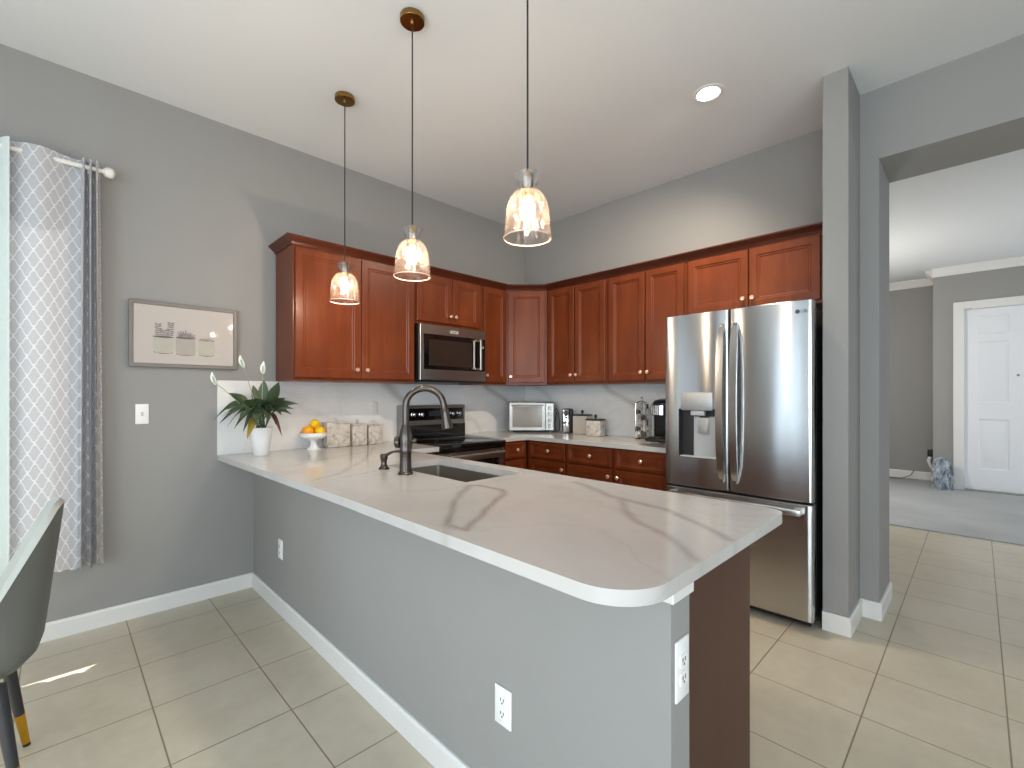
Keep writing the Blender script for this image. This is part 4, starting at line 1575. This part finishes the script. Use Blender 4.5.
leaves = [  # tip position, half width, arch, material, roll
    ((1.018, 3.169, 1.388), 0.03, 0.03, 0, 0.9),
    ((0.781, 3.361, 1.317), 0.03, 0.05, 0, -0.5),
    ((0.914, 3.342, 1.37), 0.024, 0.02, 0, 0.3),
    ((0.972, 3.313, 1.403), 0.024, 0.04, 0, -0.4),
    ((0.701, 3.397, 1.14), 0.02, 0.11, 0, 0.0),
    ((0.718, 3.324, 1.124), 0.026, 0.1, 0, 0.2),
    ((0.743, 3.244, 1.108), 0.024, 0.09, 0, 0.1),
    ((0.79, 3.282, 1.091), 0.022, 0.09, 0, -0.2),
    ((1.088, 3.016, 1.247), 0.028, 0.06, 0, 0.2),
    ((1.043, 2.975, 1.218), 0.026, 0.06, 0, 0.0),
    ((1.067, 3.078, 1.177), 0.024, 0.07, 0, -0.2),
    ((0.965, 2.968, 1.183), 0.026, 0.07, 0, 0.0),
    ((0.783, 3.12, 1.154), 0.026, 0.08, 0, 0.3),
    ((0.845, 3.03, 1.131), 0.03, 0.09, 0, 0.0),
    ((0.903, 3.002, 1.142), 0.028, 0.09, 0, -0.2),
    ((0.825, 3.177, 1.273), 0.028, 0.05, 0, 0.5),
    ((0.903, 3.058, 1.243), 0.03, 0.05, 0, -0.4),
    ((0.955, 3.062, 1.273), 0.028, 0.05, 0, 0.2),
    ((0.878, 3.167, 1.285), 0.03, 0.04, 0, 0.0),
    ((0.821, 3.363, 1.22), 0.028, 0.07, 0, 0.1),
    ((0.781, 3.432, 1.207), 0.026, 0.08, 0, -0.2),
    ((1.053, 3.162, 1.285), 0.026, 0.05, 0, 0.3),
    ((0.829, 3.131, 1.2), 0.028, 0.07, 0, 0.2),
    ((0.871, 3.062, 1.201), 0.026, 0.06, 0, 0.0),
    ((0.754, 3.415, 1.163), 0.022, 0.09, 0, 0.1),
    ((0.819, 3.113, 1.038), 0.018, 0.07, 1, 0.6),
    ((0.997, 3.049, 1.049), 0.01, 0.09, 2, 0.2),
    ((0.994, 3.15, 1.113), 0.018, 0.09, 0, 0.0),
    ((0.813, 3.175, 1.077), 0.018, 0.1, 0, 0.0),
]
b = MB()
for i, (tip, wd, arch_, mi, roll) in enumerate(leaves):
    a = i * 2.4
    bs = (qx + 0.022 * math.cos(a), qy + 0.022 * math.sin(a), CT + 0.156)
    b.m(mi)
    leaf_into(b, bs, tip, wd * 1.25, arch_, roll=roll, curl=0.25)
b.build('foliage', [M_LEAF, M_LEAFY, M_LEAFB], t)
for tip in ((0.842, 3.287, 1.489), (0.945, 3.241, 1.452), (0.705, 3.365, 1.379)):
    tip = Vector(tip)
    b = MB()
    bs = Vector((qx, qy, CT + 0.16))
    md = bs.lerp(tip, 0.55) + Vector((0, 0, 0.03))
    b.m(0)
    b.tube([bs, bs.lerp(md, 0.5) + Vector((0, 0, 0.01)), md, md.lerp(tip, 0.6) + Vector((0, 0, 0.006)), tip], 0.0022, 6)
    b.m(1)
    nrm_ = Vector((-0.7, -0.71, 0.1)).normalized()
    s_ = Vector((0.71, -0.70, 0))
    vs, fs = [], []
    up_ = Vector((-0.25 if tip.x < 0.92 else 0.05, 0, 0.97)).normalized()
    for i in range(9):
        q = i / 8
        wv = 0.017 * math.sin(PI * min(1, q * 0.98 + 0.02) ** 0.8) + 0.0006
        c = tip + up_ * (-0.012 + 0.085 * q)
        for k in (-1, 0, 1):
            vs.append(c + s_ * wv * k + nrm_ * (0.010 * abs(k) * math.sin(PI * q) - 0.004))
        for k in (-1, 0, 1):
            vs.append(c + s_ * wv * k * 0.98 + nrm_ * (0.010 * abs(k) * math.sin(PI * q) - 0.0052))
    for i in range(8):
        for k in (0, 1):
            fs.append((i * 6 + k, i * 6 + k + 1, i * 6 + k + 7, i * 6 + k + 6))
            fs.append((i * 6 + 4 + k, i * 6 + 3 + k, i * 6 + 9 + k, i * 6 + 10 + k))
    b.faces(vs, fs)
    b.m(2)
    b.tube([tip + nrm_ * 0.004, tip + nrm_ * 0.006 + up_ * 0.04], [0.004, 0.003], 8)
    b.build('flower', [M_STEM, M_SPATHE, M_STEM], t)


# ------------------------------------------------------------------ plates: switch and outlets
def plate(name, label, cat, centre, nrm_axis, w_, h, kind):
    """nrm_axis: '-y' or '-x'; kind: 'switch' or 'outlet'"""
    x, y, z = centre
    rot = 0 if nrm_axis == '-y' else RB
    t = thing(name, label, cat, (x, y, z), rot)
    b = MB(); b.box(-w_ / 2, w_ / 2, -0.006, -0.0004, -h / 2, h / 2, 0.002, 2)
    b.build('cover_plate', M_PLATE2 if kind == 'blank' else M_PLATE, t, world=False)
    if kind == 'switch':
        b = MB(); b.box(-0.006, 0.006, -0.013, -0.006, -0.012, 0.012, 0.002)
        b.build('toggle', pm('toggle_grey', 'C9C8C6', 0.4), t, world=False)
    elif kind == 'blank':
        b = MB(); b.box(-0.0165, 0.0165, -0.008, -0.0062, -0.035, 0.035, 0.002)
        b.build('receptacle', M_PLATE2, t, world=False)
    else:
        for dz in (-0.02, 0.02):
            b = MB()
            b.box(-0.0165, 0.0165, -0.0085, -0.0062, dz - 0.0145, dz + 0.0145, 0.002)
            rc = b.build('receptacle', M_PLATE, t, world=False)
            b = MB()
            for dx_ in (-0.006, 0.006):
                b.box(dx_ - 0.0015, dx_ + 0.0015, -0.0092, -0.0086, dz - 0.002, dz + 0.007)
            b.lathe([(0.003, 0), (0.003, 0.0006), (0, 0.0006)], (0, -0.0086, dz - 0.008), 10, Matrix.Rotation(PI / 2, 4, 'X'))
            b.build('slots', M_SLOT, rc, world=False)
    return t


plate('light_switch', 'white single toggle light switch on the picture wall below the picture', 'light switch', (0.358, YW, 1.192), '-y', 0.062, 0.118, 'switch')
plate('wall_outlet', 'white outlet low on the bar front near the left wall corner', 'outlet', (KX0, 2.935, 0.382), '-x', 0.070, 0.115, 'outlet')
plate('wall_outlet', 'white outlet low on the bar front near its right end', 'outlet', (KX0, 1.001, 0.37), '-x', 0.070, 0.115, 'outlet')
plate('wall_outlet', 'white outlet on the narrow end of the bar wall beside brown panel', 'outlet', (1.0, KY0, 0.69), '-y', 0.062, 0.135, 'outlet')
plate('wall_outlet', 'pale stone-coloured outlet plate on the splash above the smallest marbled canister', 'outlet', (1.838, YW - 0.012, 1.195), '-y', 0.070, 0.115, 'blank')

# ------------------------------------------------------------------ picture on the wall
PX0, PX1, PZ0, PZ1 = 0.294, 0.849, 1.471, 1.863
t = thing('picture', 'framed print of three potted succulents hanging on the grey wall', 'picture', ((PX0 + PX1) / 2, YW - 0.001, PZ0))
b = MB()
ring_panel(b, (PX0, PX1, PZ0, PZ1), [(0, 0), (0, -0.026), (0.002, -0.029), (0.020, -0.029), (0.022, -0.022)], lambda u, v, d: (u, YW - 0.001 + d, v))
b.build('frame', M_FRAME, t)
b = MB()
yp = YW - 0.0245
b.m(0)
b.box(PX0 + 0.0225, PX1 - 0.0225, yp, yp + 0.0012, PZ0 + 0.0225, PZ1 - 0.0225)
b.build('mat_board', M_MAT, t)
M_INK = [pm('print_pot_ivory', 'B0AB9E', 0.5, var=0.12, scale=30, coat=0.25), pm('print_pot_grey', 'A59D95', 0.5, var=0.1, scale=30, coat=0.25), pm('print_dark', '6B625F', 0.2, var=0.3, scale=60, coat=0.6),
         pm('print_plant', '857A7C', 0.2, var=0.35, scale=80, coat=0.6), pm('print_shade', 'C7BCB1', 0.2, var=0.04, coat=0.6), pm('print_line', 'C9BFB6', 0.2, coat=0.6)]
b = MB()
ylev = [yp - 0.0002]


def flat(poly, mi):
    ylev[0] -= 0.00006
    b.m(mi)
    b.faces([(x, ylev[0], z) for x, z in poly], [list(range(len(poly)))])


def ell(cx, cz, rx, rz, n=20):
    return [(cx + rx * math.cos(2 * PI * i / n), cz + rz * math.sin(2 * PI * i / n)) for i in range(n)]


for (a, c, d_, e) in ((PX0 + 0.036, PX1 - 0.036, PZ0 + 0.036, PZ0 + 0.0375), (PX0 + 0.036, PX1 - 0.036, PZ1 - 0.0375, PZ1 - 0.036), (PX0 + 0.036, PX0 + 0.0375, PZ0 + 0.036, PZ1 - 0.036), (PX1 - 0.0375, PX1 - 0.036, PZ0 + 0.036, PZ1 - 0.036)):
    flat([(a, d_), (c, d_), (c, e), (a, e)], 5)
rr = random.Random(5)
for (x0, x1, z0, z1, mi) in ((0.405, 0.508, 1.557, 1.655, 0), (0.517, 0.618, 1.551, 1.656, 1), (0.634, 0.722, 1.552, 1.650, 0)):
    xc = (x0 + x1) / 2
    flat(ell(xc + 0.012, z0 + 0.008, (x1 - x0) * 0.75, 0.012), 4)
    flat(ell(xc, z0 + 0.006, (x1 - x0) * 0.47, 0.010), 2)
    r_ = 0.022
    body = [(x0, z1)] + [(x0 + r_ - r_ * math.cos(q * PI / 2 / 5), z0 + r_ - r_ * math.sin(q * PI / 2 / 5)) for q in range(6)] + [(x1 - r_ + r_ * math.sin(q * PI / 2 / 5), z0 + r_ - r_ * math.cos(q * PI / 2 / 5)) for q in range(6)] + [(x1, z1)]
    flat(body, mi)
    flat(ell(xc, z1, (x1 - x0) / 2, 0.006), 2)
# succulent sprigs: leaf dabs
def dab(x, z, ang, L, W):
    ca, sa = math.cos(ang), math.sin(ang)
    flat([(x + L * u * ca - W * v * sa, z + L * u * sa + W * v * ca) for u, v in ((0, 0), (0.35, 0.5), (0.7, 0.4), (1, 0), (0.7, -0.4), (0.35, -0.5))], 3)
for (bx0, h, lean) in ((0.435, 0.075, -0.004), (0.488, 0.085, 0.006), (0.462, 0.045, 0.0)):
    flat([(bx0 - 0.0012, 1.655), (bx0 + 0.0012, 1.655), (bx0 + lean + 0.0008, 1.655 + h), (bx0 + lean - 0.0008, 1.655 + h)], 3)
    k = 0
    z = 1.665
    while z < 1.655 + h:
        for sd in (0, 1):
            dab(bx0 + lean * (z - 1.655) / h, z, (0.35 if sd == 0 else PI - 0.35) + rr.uniform(-0.2, 0.2), 0.020, 0.008)
        z += 0.012
for k in range(11):
    a = PI * (k + 0.5) / 11
    dab(0.568 + 0.012 * math.cos(a), 1.660, a, rr.uniform(0.032, 0.05), 0.007)
for k in range(5):
    a = PI * (k + 0.5) / 5
    dab(0.590 + 0.008 * math.cos(a), 1.658, a, 0.026, 0.007)
for k in range(11):
    a = PI * (k + 0.5) / 11
    dab(0.680 + 0.024 * math.cos(a), 1.650, a, rr.uniform(0.012, 0.022), 0.006)
b.build('print_artwork', M_INK, t, smooth=False)

# ------------------------------------------------------------------ pendants
def pendant(x, y, zb, label):
    t = thing('pendant_lamp', label, 'pendant lamp', (x, y, ZC), 0, 'glass pendant lamps over the bar')
    b = MB()
    b.lathe([(0.0565, -0.0005), (0.0575, -0.003), (0.0572, -0.024), (0.0555, -0.026), (0.012, -0.027), (0.009, -0.040), (0.0, -0.041)], (x, y, ZC), 36)
    b.build('ceiling_canopy', M_BRASS, t)
    zt = zb + 0.168
    b = MB(); b.tube([(x, y, ZC - 0.038), (x, y, zt + 0.07)], 0.0034, 8)
    b.build('cord', M_CORD, t)
    b = MB(); b.lathe([(0.006, 0.075), (0.014, 0.068), (0.020, 0.062), (0.020, 0.005), (0.024, 0.0), (0.022, -0.02), (0.0, -0.02)], (x, y, zt), 22)
    b.build('socket', M_BRASS, t)
    b = MB()
    b.lathe([(0.030, 0.002), (0.033, 0.018), (0.043, 0.040), (0.052, 0.056), (0.049, 0.058), (0.039, 0.042), (0.029, 0.020), (0.0265, 0.004)], (x, y, zt), 30, cap=False)
    b.build('glass_collar', M_CROWNGL, t)
    b = MB()
    R = 0.0845
    prof = []
    for i in range(13):
        a = (PI / 2) * i / 12
        prof.append((0.024 + (R * 0.93 - 0.024) * math.sin(a) ** 0.9, 0.0 - 0.092 * (1 - math.cos(a))))
    prof += [(R * 0.96, -0.122), (R, -0.166), (R * 1.01, -0.168), (R * 0.99, -0.1685)]
    prof2 = [(max(0.02, r - 0.003), z - 0.001) for r, z in prof[:-2]][::-1]
    b.lathe(prof + prof2, (x, y, zt), 40, cap=False)
    sh = b.build('lamp_shade', M_SHADE, t)
    b = MB()
    rp = [(x + (R + 0.0002) * math.cos(2 * PI * k / 48), y + (R + 0.0002) * math.sin(2 * PI * k / 48), zt - 0.168) for k in range(48)]
    b.tube(rp + rp[:2], 0.0022, 8, cap=False)
    b.build('shade_rim', M_RIM, sh)
    b = MB()
    b.lathe([(0.0, -0.108), (0.012, -0.106), (0.023, -0.095), (0.028, -0.079), (0.026, -0.063), (0.018, -0.045), (0.013, -0.03), (0.013, -0.021)], (x, y, zt), 20, cap=False)
    b.build('bulb', M_BULB, t)
    light('pendant_glow', 'POINT', (x, y, zt - 0.078), 17.0, (1.0, 0.82, 0.64), radius=0.024)
    return t


pendant(1.222, 2.657, 1.8615, 'farthest brass and hammered glass pendant lamp, nearest the picture wall')
pendant(1.1900, 1.8725, 1.8615, 'middle of the three brass and hammered glass pendant lamps')
pendant(1.193, 1.129, 1.862, 'nearest glass pendant lamp whose cord runs out of the top of the photo')


def downlight(x, y, label, e, ZC=ZC, aim=None):
    t = thing('recessed_light', label, 'recessed light', (x, y, ZC))
    b = MB(); b.lathe([(0.085, -0.0005), (0.084, -0.005), (0.066, -0.007), (0.060, -0.002), (0.060, -0.0005)], (x, y, ZC), 36, cap=False)
    b.build('trim_ring', M_TRIM, t)
    b = MB(); b.lathe([(0.060, -0.0006), (0.060, -0.0022), (0.0, -0.0026)], (x, y, ZC), 30)
    b.build('lens', M_CAN, t)
    rot = (0, 0, 0)
    if aim:                                   # beam tilt added to brighten the kitchen corner; the fitting stays flat
        rot = (Vector((x, y, ZC)) - Vector(aim)).to_track_quat('Z', 'Y').to_euler()
    light('downlight_glow', 'SPOT', (x, y, ZC - 0.015), e, WARM, rot, spot=136, radius=0.06, blend=1.0)


downlight(2.731, 1.118, 'lit recessed ceiling light above the space between bar and refrigerator', 172, aim=(3.15, 2.45, 0.85))
t = thing('added_hall_lamp', 'unseen white globe lamp added behind the kitchen wall to brighten the hall', 'added lamp', (7.0, 1.6, ZH))  # out-of-view lamp, added to lift the hall walls and ceiling
b = MB(); b.lathe([(0.06, -0.0005), (0.062, -0.012), (0.05, -0.028), (0.008, -0.034)], (7.0, 1.6, ZH), 30)
b.build('ceiling_canopy', M_TRIM, t)
b = MB(); b.tube([(7.0, 1.6, 3.04), (7.0, 1.6, 1.95)], 0.005, 8)
b.build('stem', M_TRIM, t)
b = MB(); b.ball((7.0, 1.6, 1.85), 0.10, 24, 16)
b.build('glass_globe', emit_mat('added_globe_glow', 'FFF4E0', 3.0, 0.5), t)
light('added_hall_lamp_glow', 'POINT', (7.0, 1.6, 1.85), 138, (1.0, 0.95, 0.88), radius=0.08)  # hall fill light inside the added globe

# ------------------------------------------------------------------ curtains
ROD_Y, ROD_Z = YW - 0.09, 2.535
t = thing('curtain_rod', 'white curtain rod with round finial above the left window', 'curtain rod', (-0.45, ROD_Y, ROD_Z))
b = MB(); b.tube([(-1.3, ROD_Y, ROD_Z), (0.165, ROD_Y, ROD_Z)], 0.0125, 14)
b.build('rod', M_ROD, t)
for x, sg in ((0.165, 1), (-1.3, -1)):
    b = MB()
    b.lathe([(0.012, -0.002), (0.016, 0.0), (0.010, 0.008), (0.012, 0.014), (0.026, 0.026), (0.030, 0.042), (0.026, 0.057), (0.012, 0.066), (0.0, 0.068)], (x, ROD_Y, ROD_Z), 20, Matrix.Rotation(sg * PI / 2, 4, 'Y'))
    b.build('finial', M_ROD, t)
for x in (0.125, -1.25):
    b = MB(); b.box(x - 0.008, x + 0.008, ROD_Y - 0.004, YW - 0.0005, ROD_Z - 0.03, ROD_Z - 0.0127, 0.002)
    b.box(x - 0.02, x + 0.02, YW - 0.006, YW - 0.0005, ROD_Z - 0.06, ROD_Z + 0.02, 0.002)
    b.build('bracket', M_ROD, t)


def curtain(name, label, fx, s_max, mat_, z_top, z_bot, ns=150, nz=26, flare=0.0):
    """fx(s)->(x,y) plan curve of the cloth at the rod; hem eases slightly"""
    bm = bmesh.new()
    uvl = bm.loops.layers.uv.new('UVMap')
    P = [[None] * (nz + 1) for _ in range(ns + 1)]
    uu = []
    L = 0
    prevp = None
    for i in range(ns + 1):
        s_ = i / ns
        x, y = fx(s_, 0)
        if prevp:
            L += math.hypot(x - prevp[0], y - prevp[1])
        prevp = (x, y)
        uu.append(L)
        for j in range(nz + 1):
            q = j / nz
            x, y = fx(s_, q)
            zb = z_bot + 0.006 * math.sin(s_ * 23) + 0.004 * math.sin(s_ * 61)
            P[i][j] = bm.verts.new((x, y, z_top + (zb - z_top) * q))
    for i in range(ns):
        for j in range(nz):
            f = bm.faces.new((P[i][j], P[i + 1][j], P[i + 1][j + 1], P[i][j + 1]))
            f.smooth = True
            for lp, (a, c) in zip(f.loops, ((i, j), (i + 1, j), (i + 1, j + 1), (i, j + 1))):
                lp[uvl].uv = (uu[a], (z_top - z_bot) * (1 - c / nz))
    me = bpy.data.meshes.new(name)
    bm.to_mesh(me)
    bm.free()
    me.materials.append(mat_)
    o = bpy.data.objects.new(name, me)
    COL.objects.link(o)
    return tag(o, label, 'curtain', 'window curtains')


def trellis_plan(s_, q):
    # wide lazy waves over the window, tight stacked pleats at the right
    if s_ < 0.52:
        k = s_ / 0.52
        x = -0.208 + 0.298 * k
        y = ROD_Y + 0.030 * math.cos(k * 2 * PI * 1.0 + 0.2) * (1 - 0.4 * q)
    else:
        k = (s_ - 0.52) / 0.48
        x = 0.09 + 0.080 * k + 0.012 * math.sin(k * 2 * PI * 3.0 + 1.0) * q
        y = ROD_Y + 0.032 * math.cos(k * 2 * PI * 3.0 + 0.2)
    return x + 0.02 * q * math.sin(s_ * 9) * 0.4, y + 0.006 * q * math.sin(s_ * 31)


curtain('curtain', 'grey trellis-patterned sheer curtain gathered at the right of the window', trellis_plan, 1, M_CURT, 2.575, 0.375, 200)


def voile_plan(s_, q):
    x = -0.166 - 0.37 * s_
    y = ROD_Y - 0.012 - 0.032 * math.cos(s_ * 2 * PI * 3.4)
    return x + 0.004 * q * math.sin(s_ * 12), y


curtain('curtain', 'plain white curtain panel at the left edge beside the trellis curtain', voile_plan, 1, M_VOILE, 2.575, 0.375, 120)

# ------------------------------------------------------------------ chair
CHX, CHY = -0.27, 2.30
t = thing('dining_chair', 'grey tub dining chair with pale lining and gold-tipped black legs', 'chair', (CHX, CHY, 0))


def tub(r_off, zlow, hscale, nth=40, nr=12, thick=0):
    """rows of points from seat centre out and up to the rim; back of the chair is toward +x"""
    rows = []
    for i in range(nth):
        th = 2 * PI * i / nth
        c = (1 + math.cos(th)) / 2
        sq0 = (abs(math.cos(th)) ** 4 + abs(math.sin(th)) ** 4) ** -0.25
        xr_ = CHX + 0.285 * (1 + (sq0 - 1) * 0.55) * math.cos(th)
        rim = max(0.47, 0.925 - 2.05 * max(0.0, 0.005 - xr_))
        row = []
        prof = [(0.0, 0), (0.12, 0.0), (0.19, 0.012), (0.225, 0.05), (0.24, 0.10)]
        for r, z in prof:
            row.append((r + r_off, zlow + z))
        zt = max(rim, zlow + 0.11)
        for k in range(1, 8):
            q = k / 7
            z = zlow + 0.10 + (zt - zlow - 0.10) * q
            row.append((0.24 + 0.05 * q * (0.3 + 0.7 * c) + r_off, z))
        pts = []
        for r, z in row:
            # rounded-square plan
            sq = (abs(math.cos(th)) ** 4 + abs(math.sin(th)) ** 4) ** -0.25
            f = 1 + (sq - 1) * 0.55
            pts.append((CHX + r * f * math.cos(th), CHY + 0.70 * r * f * math.sin(th), z))
        rows.append(pts)
    return rows


def loft(b, rows):
    n, m_ = len(rows), len(rows[0])
    vs = [p for r in rows for p in r]
    fs = []
    for i in range(n):
        j = (i + 1) % n
        for k in range(m_ - 1):
            fs.append((i * m_ + k, j * m_ + k, j * m_ + k + 1, i * m_ + k + 1))
    b.faces(vs, fs)


outer = tub(0.0, 0.385, 1)
inner = tub(-0.028, 0.43, 1)
b = MB()
loft(b, outer)
b.build('shell', M_CHAIRO, t, angle=60)
b = MB()
loft(b, inner)
n = len(outer)
vs, fs = [], []
for i in range(n):
    o_, i_ = outer[i][-1], inner[i][-1]
    mid = ((o_[0] + i_[0]) / 2, (o_[1] + i_[1]) / 2, (o_[2] + i_[2]) / 2 + 0.012)
    vs += [o_, mid, i_]
for i in range(n):
    j = (i + 1) % n
    fs += [(i * 3, j * 3, j * 3 + 1, i * 3 + 1), (i * 3 + 1, j * 3 + 1, j * 3 + 2, i * 3 + 2)]
b.faces(vs, fs)
b.build('upholstery', M_CHAIRI, t, angle=60)
for (ax, ay) in ((0.19, 0.19), (0.19, -0.19), (-0.19, 0.19), (-0.19, -0.19)):
    top = Vector((CHX + ax * 0.72, CHY + ay * 0.72, 0.392))
    foot = Vector((CHX + ax, CHY + ay, 0.0005))
    md = top.lerp(foot, 0.66)
    b = MB(); b.tube([top, md], [0.021, 0.0145], 14)
    lg = b.build('leg', M_CHLEG, t)
    b = MB(); b.tube([md + (foot - md) * 0.001, top.lerp(foot, 0.97)], [0.0148, 0.0112], 14)
    b.build('gold_ferrule', M_GOLD, lg)
    b = MB(); b.tube([top.lerp(foot, 0.971), foot], [0.0108, 0.0105], 12)
    b.build('foot_cap', M_BLACK, lg)

# ------------------------------------------------------------------ by the entry door
ux, uy = 8.62, 0.352
b = MB()
vs, fs = [], []
N, Mz = 36, 16
for j in range(Mz + 1):
    q = j / Mz
    z = 0.013 + 0.44 * q
    w0 = 0.115 - 0.045 * max(0, q - 0.55) / 0.45 - 0.02 * (1 - q) * (q < 0.25)
    if q < 0.12:
        w0 += 0.02 * (0.12 - q) / 0.12
    if q > 0.9:
        w0 *= max(0.12, 1 - ((q - 0.9) / 0.1) ** 2)
    for i in range(N):
        a = 2 * PI * i / N
        rr_ = w0 * (1 + 0.13 * math.sin(a * 7 + q * 2.2) * (1 - 0.4 * q) + 0.10 * noise.noise(Vector((math.cos(a) * 2, math.sin(a) * 2, q * 5))))
        vs.append((ux + rr_ * 0.62 * math.cos(a), uy + rr_ * math.sin(a) * 0.95, z))
for j in range(Mz):
    for i in range(N):
        i2 = (i + 1) % N
        fs.append((j * N + i, j * N + i2, (j + 1) * N + i2, (j + 1) * N + i))
fs.append([i for i in range(N)][::-1])
fs.append([Mz * N + i for i in range(N)])
b.faces(vs, fs)
tag(b.build('cloth_bag', M_BAG, angle=80), 'slumped grey-blue mottled cloth bag on the carpet beside the entry door', 'bag')

t = thing('plug_adapter', 'black plug adapter with white cord on the far hall wall', 'plug', (FX, 0.52, 0.37))
b = MB(); b.box(FX - 0.05, FX - 0.0005, 0.475, 0.545, 0.37, 0.48, 0.006, 2)
b.build('adapter_body', M_BLACK, t)
b = MB(); b.tube([(FX - 0.03, 0.515, 0.372), (FX - 0.04, 0.53, 0.31), (FX - 0.05, 0.505, 0.23), (FX - 0.07, 0.485, 0.17)], [0.02, 0.022, 0.016, 0.006], 10)
b.build('white_cord', M_PLATE, t)
b = MB(); b.tube([(FX - 0.02, 0.70, 0.14), (FX - 0.06, 0.74, 0.06), (FX - 0.15, 0.84, 0.018), (FX - 0.20, 1.0, 0.018), (FX - 0.25, 1.4, 0.018)], 0.005, 8)
tag(b.build('floor_cord', M_CORD), 'thin dark cord lying along the carpet by the far baseboard', 'cord')
